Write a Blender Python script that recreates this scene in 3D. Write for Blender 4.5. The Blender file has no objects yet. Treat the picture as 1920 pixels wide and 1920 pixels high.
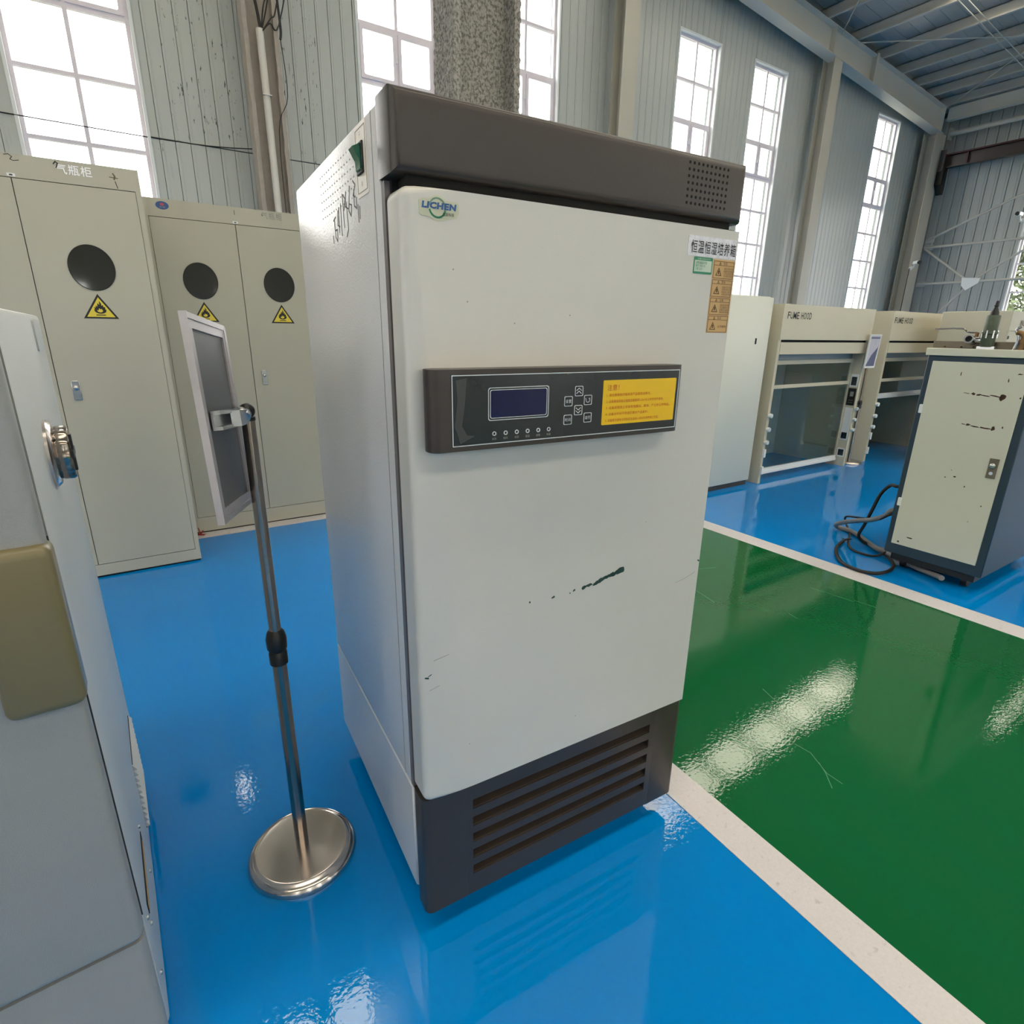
import bpy, bmesh, math, random
from mathutils import Vector, Matrix, noise
random.seed(7)
C = bpy.context.scene
COL = C.collection
rad = math.radians

# ------------------------------------------------------------------ camera
F = 1056.25
R_ = Vector((0.8396, -0.5430, 0.0133))
Dn = Vector((-0.154, -0.261, -0.953))
Fw = Vector((0.5205, 0.7983, -0.3030))
cam_d = bpy.data.cameras.new('camera'); cam = bpy.data.objects.new('camera', cam_d); COL.objects.link(cam)
Fw.normalize(); R_ = (R_ - Fw * R_.dot(Fw)).normalized(); Up = R_.cross(Fw).normalized()
m = Matrix((R_, Up, -Fw)).transposed().to_4x4(); m.translation = (0, 0, 1.23)
cam.matrix_world = m
cam_d.sensor_width = 36; cam_d.lens = 36 * F / 1920; cam_d.clip_start = .02; cam_d.clip_end = 300
C.camera = cam

# ------------------------------------------------------------------ world, exposure
C.view_settings.view_transform = 'Standard'; C.view_settings.look = 'None'
C.view_settings.exposure = -0.28; C.view_settings.gamma = 1; C.view_settings.use_curve_mapping = False
w = bpy.data.worlds.new('overcast'); C.world = w; w.use_nodes = True
bg = w.node_tree.nodes['Background']; bg.inputs[0].default_value = (1, 0.95, 0.895, 1); bg.inputs[1].default_value = 14.0
try:
    C.cycles.max_bounces = 8; C.cycles.transparent_max_bounces = 12
    C.cycles.sample_clamp_indirect = 6
    C.cycles.caustics_reflective = False; C.cycles.caustics_refractive = False
except Exception: pass

# daylight enters through the windows and through translucent strips in the roof (y0, y1, x0, x1)
SKY = [(5.70, 6.50, -6.0, 15.0), (-1.2, .2, -9.0, 17.0), (-7.4, -6.0, -9.0, 17.0), (3.04, 3.2, 15.4, 19.5)]

# ------------------------------------------------------------------ helpers
def lin(c):
    return tuple((x / 255 / 12.92) if x / 255 <= .04045 else ((x / 255 + .055) / 1.055) ** 2.4 for x in c) + (1,)

def mat(name, rgb, rough=.5, metal=0, nscale=0, namt=.08, bump=0, bscale=80, coat=0, stretch=None, rvar=0, spec=.5):
    M = bpy.data.materials.new(name); M.use_nodes = True; nt = M.node_tree; N = nt.nodes; L = nt.links
    b = N['Principled BSDF']; c = lin(rgb)
    b.inputs['Base Color'].default_value = c; b.inputs['Roughness'].default_value = rough; b.inputs['Metallic'].default_value = metal
    b.inputs['Coat Weight'].default_value = coat; b.inputs['Coat Roughness'].default_value = .08; b.inputs['Specular IOR Level'].default_value = spec
    g = N.new('ShaderNodeNewGeometry'); vec = g.outputs['Position']
    if stretch:
        mp = N.new('ShaderNodeMapping'); mp.inputs['Scale'].default_value = stretch; L.new(vec, mp.inputs[0]); vec = mp.outputs[0]
    if nscale:
        n = N.new('ShaderNodeTexNoise'); n.inputs['Scale'].default_value = nscale; n.inputs['Detail'].default_value = 5; L.new(vec, n.inputs['Vector'])
        mx = N.new('ShaderNodeMix'); mx.data_type = 'RGBA'
        mx.inputs[6].default_value = tuple(max(0, x * (1 - namt)) for x in c[:3]) + (1,)
        mx.inputs[7].default_value = tuple(min(1, x * (1 + namt)) for x in c[:3]) + (1,)
        L.new(n.outputs['Fac'], mx.inputs[0]); L.new(mx.outputs[2], b.inputs['Base Color'])
        if rvar:
            mr = N.new('ShaderNodeMapRange'); mr.inputs['From Min'].default_value = .3; mr.inputs['From Max'].default_value = .7
            mr.inputs['To Min'].default_value = max(.02, rough - rvar); mr.inputs['To Max'].default_value = rough + rvar
            L.new(n.outputs['Fac'], mr.inputs[0]); L.new(mr.outputs[0], b.inputs['Roughness'])
    if bump:
        n2 = N.new('ShaderNodeTexNoise'); n2.inputs['Scale'].default_value = bscale; n2.inputs['Detail'].default_value = 3; L.new(g.outputs['Position'], n2.inputs['Vector'])
        bp = N.new('ShaderNodeBump'); bp.inputs['Strength'].default_value = bump; bp.inputs['Distance'].default_value = .002
        L.new(n2.outputs['Fac'], bp.inputs['Height']); L.new(bp.outputs[0], b.inputs['Normal'])
    return M

def spots(M, scale, stretch, lo, hi, rgb):
    """flecks (wear; on stucco the painted shade of pits) mixed over a material's colour"""
    nt = M.node_tree; N = nt.nodes; L = nt.links; b = N['Principled BSDF']
    g = N.new('ShaderNodeNewGeometry'); mp = N.new('ShaderNodeMapping'); mp.inputs['Scale'].default_value = stretch; L.new(g.outputs['Position'], mp.inputs[0])
    n = N.new('ShaderNodeTexNoise'); n.inputs['Scale'].default_value = scale; n.inputs['Detail'].default_value = 6; n.inputs['Roughness'].default_value = .65; L.new(mp.outputs[0], n.inputs['Vector'])
    r = N.new('ShaderNodeMapRange'); r.inputs['From Min'].default_value = lo; r.inputs['From Max'].default_value = hi; L.new(n.outputs['Fac'], r.inputs[0])
    mx = N.new('ShaderNodeMix'); mx.data_type = 'RGBA'; L.new(r.outputs[0], mx.inputs[0])
    src = b.inputs['Base Color'].links[0].from_socket if b.inputs['Base Color'].links else None
    if src: L.new(src, mx.inputs[6])
    else: mx.inputs[6].default_value = b.inputs['Base Color'].default_value
    mx.inputs[7].default_value = lin(rgb); L.new(mx.outputs[2], b.inputs['Base Color'])
    return M

def glass(name, rgb, tint=.9, rough=.02):
    M = bpy.data.materials.new(name); M.use_nodes = True; nt = M.node_tree; N = nt.nodes; L = nt.links
    N.remove(N['Principled BSDF']); o = N['Material Output']
    t = N.new('ShaderNodeBsdfTransparent'); c = lin(rgb); t.inputs[0].default_value = (c[0] * tint, c[1] * tint, c[2] * tint, 1)
    gl = N.new('ShaderNodeBsdfGlossy'); gl.inputs['Roughness'].default_value = rough
    fr = N.new('ShaderNodeFresnel'); g = N.new('ShaderNodeNewGeometry'); mr = N.new('ShaderNodeMapRange')
    mr.inputs['To Min'].default_value = 1.5; mr.inputs['To Max'].default_value = 1 / 1.5; L.new(g.outputs['Backfacing'], mr.inputs[0]); L.new(mr.outputs[0], fr.inputs[0])
    mx = N.new('ShaderNodeMixShader'); L.new(fr.outputs[0], mx.inputs[0]); L.new(t.outputs[0], mx.inputs[1]); L.new(gl.outputs[0], mx.inputs[2]); L.new(mx.outputs[0], o.inputs[0])
    return M

MT = dict(
    inc_white=mat('incubator_white', (198, 195, 188), .32, nscale=3, namt=.03, bump=.12, bscale=500),
    inc_side=mat('incubator_side_white', (204, 203, 203), .24, nscale=5, namt=.02, bump=.35, bscale=260),
    inc_dark=mat('incubator_brown_grey', (54, 46, 42), .34, bump=.15, bscale=600),
    black=mat('black_plastic', (14, 14, 14), .45), rubber=mat('black_rubber', (20, 20, 21), .6),
    recess=mat('black_recess', (4, 4, 4), .9),
    panel=mat('panel_slate_film', (30, 38, 42), .22, nscale=9, namt=.25, spec=.6), line=mat('panel_line_print', (205, 208, 210), .4),
    lcd=mat('lcd_blue', (5, 17, 62), .12, nscale=6, namt=.3), yellow=mat('yellow_label', (232, 186, 12), .35, nscale=20, namt=.06),
    red_ink=mat('red_ink', (186, 66, 14), .5), green_sw=mat('green_switch', (10, 92, 66), .25), plate=mat('cream_plate', (222, 212, 200), .35),
    ink=mat('black_ink', (22, 22, 24), .5), blue_ink=mat('blue_ink', (30, 84, 140), .4), green_ink=mat('green_ink', (28, 128, 92), .4), ring=mat('sage_ring_print', (120, 158, 138), .4),
    logo_bg=mat('logo_sticker_film', (192, 193, 166), .3), foil=mat('silver_foil_sticker', (205, 205, 212), .3, .35, nscale=70, namt=.25, bump=.9, bscale=120),
    tan=mat('tan_sticker', (196, 158, 104), .5, nscale=20, namt=.05), brown_ink=mat('brown_ink', (84, 52, 22), .5), mint=mat('mint_sticker', (190, 206, 186), .45),
    chip=mat('paint_chip_green', (30, 62, 56), .6, nscale=200, namt=.4), grey_ink=mat('grey_mark', (140, 140, 132), .6),
    cab=mat('cabinet_beige_grey', (180, 176, 160), .42, nscale=2, namt=.03, bump=.1, bscale=500), cab_gap=mat('door_gap', (40, 32, 30), .8),
    port=mat('dark_port_glass', (14, 17, 16), .05, spec=.8), tri_y=mat('warning_yellow', (222, 200, 66), .4), silver=mat('bright_chrome', (196, 197, 200), .24, 1),
    letter=mat('mirror_letter_film', (244, 244, 248), .3, .35), faded=mat('faded_letter_film', (140, 138, 128), .4),
    steel=mat('brushed_steel', (150, 141, 133), .2, 1, nscale=30, namt=.12, stretch=(1, 1, .1)), disc=mat('polished_disc_steel', (205, 196, 190), .2, 1, nscale=8, namt=.12, rvar=.07),
    alu=mat('aluminium_frame', (188, 182, 184), .35, .7, nscale=60, namt=.08), zinc=mat('zinc_bracket', (176, 178, 178), .28, .9), board=mat('grey_board_back', (84, 84, 86), .4),
    mach=mat('chamber_white', (196, 199, 198), .4, nscale=4, namt=.04, bump=.5, bscale=700), mach_front=mat('chamber_front_grey_white', (146, 147, 145), .42, nscale=4, namt=.04, bump=.4, bscale=700), seam_grey=mat('seam_grey', (52, 52, 50), .8), inc_frame_shade=mat('incubator_frame_shade_grey', (104, 97, 97), .35), pale_concrete=mat('added_pale_concrete', (150, 146, 138), .6, nscale=2, namt=.1), header_sheen=mat('header_reflection_blue', (134, 152, 162), .25), khaki=mat('khaki_handle_plastic', (112, 103, 72), .32, nscale=9, namt=.06),
    teal=mat('teal_frame_paint', (30, 54, 70), .45, nscale=6, namt=.08, bump=.2, bscale=300), mint_door=spots(mat('chipped_mint_door', (206, 205, 190), .4, nscale=3, namt=.04), 26, (1, 1, 1), .74, .76, (70, 66, 50)),
    rust=mat('rust_brown', (62, 36, 26), .8, nscale=90, namt=.5), channel=mat('dull_grey_steel', (120, 112, 98), .5, .4, nscale=20, namt=.2), brass=mat('brass_fitting', (130, 100, 68), .5, .7), valve=mat('valve_green', (74, 84, 68), .45, nscale=50, namt=.3),
    hood=mat('fume_hood_beige', (196, 189, 166), .45, nscale=2, namt=.03), hood_in=mat('hood_inner_grey', (222, 222, 214), .5), white=mat('white_plastic', (226, 228, 226), .35), fridge=mat('tall_cabinet_white', (214, 215, 203), .4, nscale=2, namt=.03),
    sashglass=glass('sash_glass', (228, 234, 232), 1.0), skysheet=glass('skylight_sheet', (250, 248, 240), .9, .3), pane=glass('window_pane_glass', (250, 252, 252), .95), peg=mat('dark_peg', (36, 40, 40), .5),
    poster=mat('poster_print', (196, 192, 204), .4, nscale=7, namt=.3), poster_dark=mat('poster_print_dark', (96, 100, 128), .4),
    clad=spots(mat('cladding_grey_green', (184, 186, 179), .34, nscale=1.5, namt=.05, stretch=(6, 6, .5), rvar=.08), 9, (2.2, 2.2, .45), .71, .73, (84, 94, 88)),
    scratch=mat('floor_scratch', (84, 138, 100), .5), clad_worn=spots(mat('cladding_worn', (184, 186, 179), .34, nscale=1.5, namt=.05, stretch=(6, 6, .5)), 16, (2.2, 2.2, .45), .63, .65, (70, 76, 72)),
    clad2=mat('cladding_gable', (180, 183, 178), .4, nscale=1.5, namt=.08, stretch=(1, 6, .4)), backing=mat('wall_backing', (96, 104, 102), .8),
    paint=mat('steel_cream_paint', (186, 180, 164), .45, nscale=3, namt=.06), rafter=mat('rafter_paint', (208, 203, 190), .4, nscale=2, namt=.06), plaster=mat('fireproof_plaster', (164, 154, 142), .85, nscale=14, namt=.14, bump=1, bscale=55),
    stucco=spots(mat('rough_stucco', (158, 154, 148), .9, nscale=40, namt=.2, bump=1, bscale=80), 75, (1, 1, .8), .46, .58, (104, 101, 96)), frame=mat('window_frame_pink_grey', (232, 222, 228), .5), flash=mat('white_flashing', (224, 226, 224), .4),  # dark stucco flecks paint the shade inside the pits of the coating
    roof=mat('roof_sheet_blue_grey', (172, 172, 168), .35, .15, nscale=2, namt=.12, stretch=(.4, 3, 1)), purlin=mat('purlin_paint', (196, 192, 184), .45, nscale=2, namt=.08), wallplain=mat('plain_wall', (190, 194, 190), .6, nscale=1, namt=.04),
    crane=mat('crane_dark_brown', (62, 52, 50), .4, nscale=4, namt=.2), crane_top=mat('crane_maroon', (70, 26, 30), .5), tube=mat('brace_tube_paint', (188, 184, 174), .4), pvc=mat('pvc_conduit', (212, 206, 194), .4), wire=mat('wire_black', (24, 20, 20), .5),
    hose=mat('grey_hose', (120, 118, 116), .5, nscale=30, namt=.1), bark=mat('bark', (70, 62, 50), .9, nscale=10, namt=.3), leaf=mat('leaf_green', (84, 98, 62), .6, nscale=3, namt=.5), ground=mat('outside_ground', (120, 124, 110), .95, nscale=.6, namt=.3),
    red=mat('red_tape', (150, 24, 22), .6), badge=mat('badge_blue', (40, 76, 140), .35), lamp_body=mat('lamp_housing', (60, 60, 62), .5), orange=mat('badge_red', (180, 70, 80), .4),
)

def floor_mat(name, rgb, rough, namt=.05, bump=.18):
    M = mat(name, rgb, rough, nscale=1.6, namt=namt, rvar=.008)
    nt = M.node_tree; N = nt.nodes; L = nt.links; b = N['Principled BSDF']
    g = N.new('ShaderNodeNewGeometry')
    n = N.new('ShaderNodeTexNoise'); n.inputs['Scale'].default_value = 90; n.inputs['Detail'].default_value = 2
    n2 = N.new('ShaderNodeTexNoise'); n2.inputs['Scale'].default_value = 2.2; n2.inputs['Detail'].default_value = 3
    L.new(g.outputs['Position'], n.inputs['Vector']); L.new(g.outputs['Position'], n2.inputs['Vector'])
    mr = N.new('ShaderNodeMath'); mr.operation = 'MULTIPLY'; L.new(n.outputs['Fac'], mr.inputs[0]); L.new(n2.outputs['Fac'], mr.inputs[1])
    bp = N.new('ShaderNodeBump'); bp.inputs['Strength'].default_value = bump; bp.inputs['Distance'].default_value = .0022
    L.new(mr.outputs[0], bp.inputs['Height']); L.new(bp.outputs[0], b.inputs['Normal'])
    return M
MT['blue'] = floor_mat('floor_blue_epoxy', (0, 126, 202), .03)
MT['green'] = spots(floor_mat('floor_green_epoxy', (14, 92, 48), .03), 3, (9, 1.2, 1), .735, .76, (70, 140, 96))
MT['linew'] = spots(mat('floor_white_line', (204, 199, 201), .4, nscale=180, namt=.10, bump=.2, bscale=200), 40, (1, 1, 1), .6, .8, (150, 142, 140))

def nb(): return bmesh.new()

def box(bm, x0, x1, y0, y1, z0, z1, r=0, seg=3, ax='xyz', M=None):
    n0 = len(bm.verts)
    g = bmesh.ops.create_cube(bm, size=1)
    vs = g['verts']
    for v in vs:
        v.co = Vector(((x0 + x1) / 2 + v.co.x * (x1 - x0), (y0 + y1) / 2 + v.co.y * (y1 - y0), (z0 + z1) / 2 + v.co.z * (z1 - z0)))
    if r:
        es = set()
        for v in vs:
            for e in v.link_edges:
                d = e.verts[0].co - e.verts[1].co
                a = 'x' if abs(d.x) > 1e-9 else ('y' if abs(d.y) > 1e-9 else 'z')
                if a in ax: es.add(e)
        res = bmesh.ops.bevel(bm, geom=list(es), offset=r, segments=seg, profile=.5, affect='EDGES')
    if M is not None:
        bm.verts.ensure_lookup_table()
        for v in bm.verts[n0:]: v.co = M @ v.co
    return bm

def cyl(bm, p0, p1, r0, r1=None, seg=16, cap=True):
    r1 = r0 if r1 is None else r1
    p0 = Vector(p0); p1 = Vector(p1); d = (p1 - p0).normalized()
    a = d.orthogonal().normalized(); b = d.cross(a)
    A = []; B = []
    for i in range(seg):
        t = 2 * math.pi * i / seg; o = a * math.cos(t) + b * math.sin(t)
        A.append(bm.verts.new(p0 + o * r0)); B.append(bm.verts.new(p1 + o * r1))
    for i in range(seg):
        j = (i + 1) % seg; bm.faces.new((A[i], A[j], B[j], B[i]))
    if cap: bm.faces.new(A[::-1]); bm.faces.new(B)
    return bm

def lathe(bm, prof, c=(0, 0, 0), seg=40, M=None):
    """prof: list of (r, z) from bottom to top"""
    rings = []
    c = Vector(c)
    for r, z in prof:
        if r < 1e-6: rings.append([bm.verts.new(c + Vector((0, 0, z)))])
        else: rings.append([bm.verts.new(c + Vector((r * math.cos(2 * math.pi * i / seg), r * math.sin(2 * math.pi * i / seg), z))) for i in range(seg)])
    for a, b in zip(rings, rings[1:]):
        for i in range(seg):
            j = (i + 1) % seg
            if len(a) == 1 and len(b) > 1: bm.faces.new((a[0], b[j], b[i]))
            elif len(b) == 1 and len(a) > 1: bm.faces.new((a[i], a[j], b[0]))
            elif len(a) > 1: bm.faces.new((a[i], a[j], b[j], b[i]))
    if M is not None:
        for rg in rings:
            for v in rg: v.co = M @ v.co
    return bm

def smooth_pts(P, n=8):
    P = [Vector(p) for p in P]; Q = [P[0]] + P + [P[-1]]; out = []
    for i in range(1, len(Q) - 2):
        a, b, c, d = Q[i - 1:i + 3]
        for k in range(n):
            t = k / n
            out.append(.5 * ((2 * b) + (c - a) * t + (2 * a - 5 * b + 4 * c - d) * t * t + (3 * b - a - 3 * c + d) * t ** 3))
    out.append(P[-1]); return out

def tube(bm, P, r, seg=8, sm=8):
    P = smooth_pts(P, sm) if sm else [Vector(p) for p in P]
    rings = []; a = None
    for i, p in enumerate(P):
        d = (P[min(i + 1, len(P) - 1)] - P[max(i - 1, 0)]).normalized()
        a = d.orthogonal().normalized() if a is None else (a - d * a.dot(d)).normalized()
        b = d.cross(a)
        rings.append([bm.verts.new(p + (a * math.cos(2 * math.pi * k / seg) + b * math.sin(2 * math.pi * k / seg)) * r) for k in range(seg)])
    for A, B in zip(rings, rings[1:]):
        for i in range(seg):
            j = (i + 1) % seg; bm.faces.new((A[i], A[j], B[j], B[i]))
    bm.faces.new(rings[0][::-1]); bm.faces.new(rings[-1])
    return bm

class PL:
    """a drawing plane: a to the right, b up, t outwards"""
    def __init__(s, o, a, b, n): s.o = Vector(o); s.a = Vector(a); s.b = Vector(b); s.n = Vector(n)
    def p(s, a, b, t=0): return s.o + s.a * a + s.b * b + s.n * t
def FRONT(v): return PL((0, v, 0), (1, 0, 0), (0, 0, 1), (0, -1, 0))
def SIDEL(u): return PL((u, 0, 0), (0, -1, 0), (0, 0, 1), (-1, 0, 0))
def SIDER(u): return PL((u, 0, 0), (0, 1, 0), (0, 0, 1), (1, 0, 0))

def prism(bm, pl, pts, t0, t1):
    area = sum(pts[i][0] * pts[(i + 1) % len(pts)][1] - pts[(i + 1) % len(pts)][0] * pts[i][1] for i in range(len(pts)))
    if area < 0: pts = pts[::-1]
    A = [bm.verts.new(pl.p(x, y, t0)) for x, y in pts]; B = [bm.verts.new(pl.p(x, y, t1)) for x, y in pts]
    bm.faces.new(A[::-1]); bm.faces.new(B); n = len(pts)
    for i in range(n):
        j = (i + 1) % n; bm.faces.new((A[i], A[j], B[j], B[i]))
    return bm

def rrect(x0, x1, y0, y1, r, n=4):
    o = []
    for cx, cy, a in ((x1 - r, y1 - r, 0), (x0 + r, y1 - r, 90), (x0 + r, y0 + r, 180), (x1 - r, y0 + r, 270)):
        for k in range(n + 1):
            t = rad(a + 90 * k / n); o.append((cx + r * math.cos(t), cy + r * math.sin(t)))
    return o

def ringframe(bm, pl, outer, inner, t0, t1):
    """frame between two closed outlines with equal point counts"""
    n = len(outer)
    def V(l, t): return [bm.verts.new(pl.p(x, y, t)) for x, y in l]
    a0, a1, b0, b1 = V(outer, t0), V(outer, t1), V(inner, t0), V(inner, t1)
    for i in range(n):
        j = (i + 1) % n
        bm.faces.new((a0[i], a0[j], a1[j], a1[i])); bm.faces.new((b0[j], b0[i], b1[i], b1[j]))
        bm.faces.new((a1[i], a1[j], b1[j], b1[i])); bm.faces.new((b0[i], b0[j], a0[j], a0[i]))
    return bm

def stroke(bm, pl, pts, w, t0=0, t1=.0004):
    for (x0, y0), (x1, y1) in zip(pts, pts[1:]):
        d = math.hypot(x1 - x0, y1 - y0)
        if d < 1e-6: continue
        nx, ny = -(y1 - y0) / d * w / 2, (x1 - x0) / d * w / 2
        ex, ey = (x1 - x0) / d * w * .3, (y1 - y0) / d * w * .3
        prism(bm, pl, [(x0 + nx - ex, y0 + ny - ey), (x0 - nx - ex, y0 - ny - ey), (x1 - nx + ex, y1 - ny + ey), (x1 + nx + ex, y1 + ny + ey)], t0, t1)
    return bm

def obj(name, bm, m, parent=None, label=None, kind=None, smooth=True):
    me = bpy.data.meshes.new(name)
    if smooth != 'text': bmesh.ops.recalc_face_normals(bm, faces=bm.faces)
    bm.to_mesh(me); bm.free()
    me.materials.append(MT[m] if isinstance(m, str) else m)
    if smooth:
        me.polygons.foreach_set('use_smooth', [True] * len(me.polygons))
        me.set_sharp_from_angle(angle=rad(38))
    o = bpy.data.objects.new(name, me); COL.objects.link(o)
    if parent: o.parent = parent
    if label: o['label'] = label
    if kind: o['kind'] = kind
    return o

def thing(name, label, cat, loc=(0, 0, 0), rz=0, group=None):
    o = bpy.data.objects.new(name, None); COL.objects.link(o); o.empty_display_size = .1
    o.location = loc; o.rotation_euler = (0, 0, rz); o['label'] = label; o['category'] = cat
    if group: o['group'] = group
    return o

def tag(o, label, cat, group=None):
    o['label'] = label; o['category'] = cat
    if group: o['group'] = group
    return o

def empty_struct(name):
    o = bpy.data.objects.new(name, None); COL.objects.link(o); o['kind'] = 'structure'; return o

_dg = None
def text_bm(bm, s, pl, a0, a1, b0, b1, t0=0, t1=.0004, bold=0, shear=0, res=2):
    cu = bpy.data.curves.new('lettering', 'FONT'); cu.body = s; cu.resolution_u = res; cu.offset = bold; cu.shear = shear; cu.fill_mode = 'FRONT'; cu.space_character = 1.12
    o = bpy.data.objects.new('lettering', cu); COL.objects.link(o)
    dg = bpy.context.evaluated_depsgraph_get(); me = bpy.data.meshes.new_from_object(o.evaluated_get(dg))
    xs = [v.co.x for v in me.vertices]; ys = [v.co.y for v in me.vertices]
    if xs:
        x0, x1, y0, y1 = min(xs), max(xs), min(ys), max(ys)
        V = [bm.verts.new(pl.p(a0 + (v.co.x - x0) / max(x1 - x0, 1e-6) * (a1 - a0), b0 + (v.co.y - y0) / max(y1 - y0, 1e-6) * (b1 - b0), t1)) for v in me.vertices]
        for p in me.polygons:
            try: bm.faces.new([V[i] for i in p.vertices])
            except ValueError: pass
    bpy.data.objects.remove(o); bpy.data.curves.remove(cu); bpy.data.meshes.remove(me)
    return bm

def T(name, s, pl, a0, a1, b0, b1, m, parent, t=.0006, **k):
    return obj(name, text_bm(nb(), s, pl, a0, a1, b0, b1, t1=t, **k), m, parent, smooth='text')

# ------------------------------------------------------------------ floor and painted areas
fl = obj('floor', box(nb(), -12, 19.9, -12, 8.95, -.12, -.002), 'pale_concrete', kind='structure', smooth=False)  # unseen pale concrete added beyond the coating to cut blue bounce light
obj('blue_coating', box(nb(), -3, 19.9, -2.6, 8.95, -.002, 0), 'blue', fl, smooth=False)
def slab(name, pts, z1, m):
    bm = nb(); prism(bm, PL((0, 0, 0), (1, 0, 0), (0, 1, 0), (0, 0, 1)), pts, .0002, z1); return obj(name, bm, m, kind='structure', smooth=False)
slab('trim_1', [(1.148 - .026 * 11, -11), (3.035, -11), (3.035, 3.79), (1.148 + .026 * 3.79, 3.79)], .0012, 'green')
g1 = bpy.data.objects['trim_1']
for pts in ([(2.739, 1.378), (2.766, 1.178)], [(2.783, 1.181), (2.795, 1.088)], [(1.743, .978), (1.71, .889)], [(1.568, .747), (1.572, .697), (1.53, .623), (1.528, .576)], [(1.553, .66), (1.528, .625), (1.486, .583)], [(2.202, 1.661), (2.172, 1.527)], [(2.377, 1.274), (2.364, 1.222)], [(2.432, 1.845), (2.537, 1.807)], [(1.416, .871), (1.431, .804)]):
    bm = nb(); stroke(bm, PL((0, 0, 0), (1, 0, 0), (0, 1, 0), (0, 0, 1)), pts, .0022, .0012, .0014); obj('scratch', bm, 'scratch', g1, smooth=False)
slab('trim_2', [(1.047 - .026 * 11, -11), (1.150 - .026 * 11, -11), (1.150 + .026 * 3.79, 3.79), (1.047 + .026 * 3.79, 3.79)], .0022, 'linew')
slab('trim_3', [(3.03, -11), (3.135, -11), (3.165, 3.79), (3.03, 3.79)], .0022, 'linew')
slab('trim_4', [(-3, 3.758), (3.165, 3.758), (3.165, 3.866), (-3, 3.866)], .0024, 'linew')

# ------------------------------------------------------------------ shell
XR = 19.9; YB = 8.9
WIN = [(-.66, .54), (3.21, 4.38), (5.40, 6.58), (9.36, 10.50), (11.59, 12.70), (16.62, 17.74)]
WZ0, WZ1 = 1.15, 6.60
ROWS = [1.15, 1.87, 2.55, 3.245, 3.92, 4.575, 5.23, 5.90, 6.60]

wall_back = empty_struct('wall_back')
def roofz(x): return 7.57 - .08 * (x - 12.17)
def wallseg(bm, x0, x1, z0, z1): box(bm, x0, x1, YB + .03, YB + .22, z0, z1)
bm = nb(); xs = [-12] + [v for w_ in WIN for v in w_] + [XR + .2]
for i in range(0, len(xs), 2): wallseg(bm, xs[i], xs[i + 1], 0, 9.8)
for a, b in WIN: wallseg(bm, a, b, 0, WZ0); wallseg(bm, a, b, WZ1, 9.8)
obj('backing_sheet', bm, 'backing', wall_back, smooth=False)
bm = nb(); box(bm, -12, -2.0, YB - .01, YB + .028, 0, 9.7); obj('plain_sheet', bm, 'clad', wall_back, smooth=False)
def strip(x0, x1, z0, z1):
    bm = nb(); pts = [(x0 + .0015, .007), (x0 + .005, .0), (x0 + .026, .0), (x0 + .030, -.003), (x0 + .040, -.003), (x0 + .044, .0), (x1 - .005, .0), (x1 - .0015, .007)]
    if x1 - x0 < .07: pts = [(x0 + .003, .014), (x0 + .008, .0), (x1 - .008, .0), (x1 - .003, .014)]
    A = [bm.verts.new((x, YB + y, z0)) for x, y in pts]; B = [bm.verts.new((x, YB + y, z1)) for x, y in pts]
    for i in range(len(pts) - 1): bm.faces.new((A[i], A[i + 1], B[i + 1], B[i]))
    # back face so the strip has thickness
    bm.faces.new((A[0], B[0], B[-1], A[-1])); bm.faces.new(B[::-1]); bm.faces.new(A)
    obj('panel', bm, 'clad_worn' if (.75 < x0 < 1.7 or 1.9 < x0 < 2.5) and z1 > 3.41 else 'clad', wall_back, smooth=False)
x = -2.0
while x < XR - .02:
    x1 = min(x + .166, XR)
    cuts = sorted(set([x, x1] + [e for w_ in WIN for e in w_ if x + .02 < e < x1 - .02]))
    for a, b in zip(cuts, cuts[1:]):
        c_ = (a + b) / 2
        inw = any(w0 < c_ < w1 for w0, w1 in WIN)
        if inw:
            strip(a, b, WZ1, roofz(c_) + .15)
        else:
            if x < 3.2: strip(a, b, 0, 3.402); strip(a, b, 3.414, roofz(c_) + .15)
            else: strip(a, b, 0, roofz(c_) + .15)
    x = x1
bm = nb()
for a, b in WIN: box(bm, a, b, YB, YB + .03, 0, WZ0 - .03)
obj('sill_sheet', bm, 'clad', wall_back, smooth=False)

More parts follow.
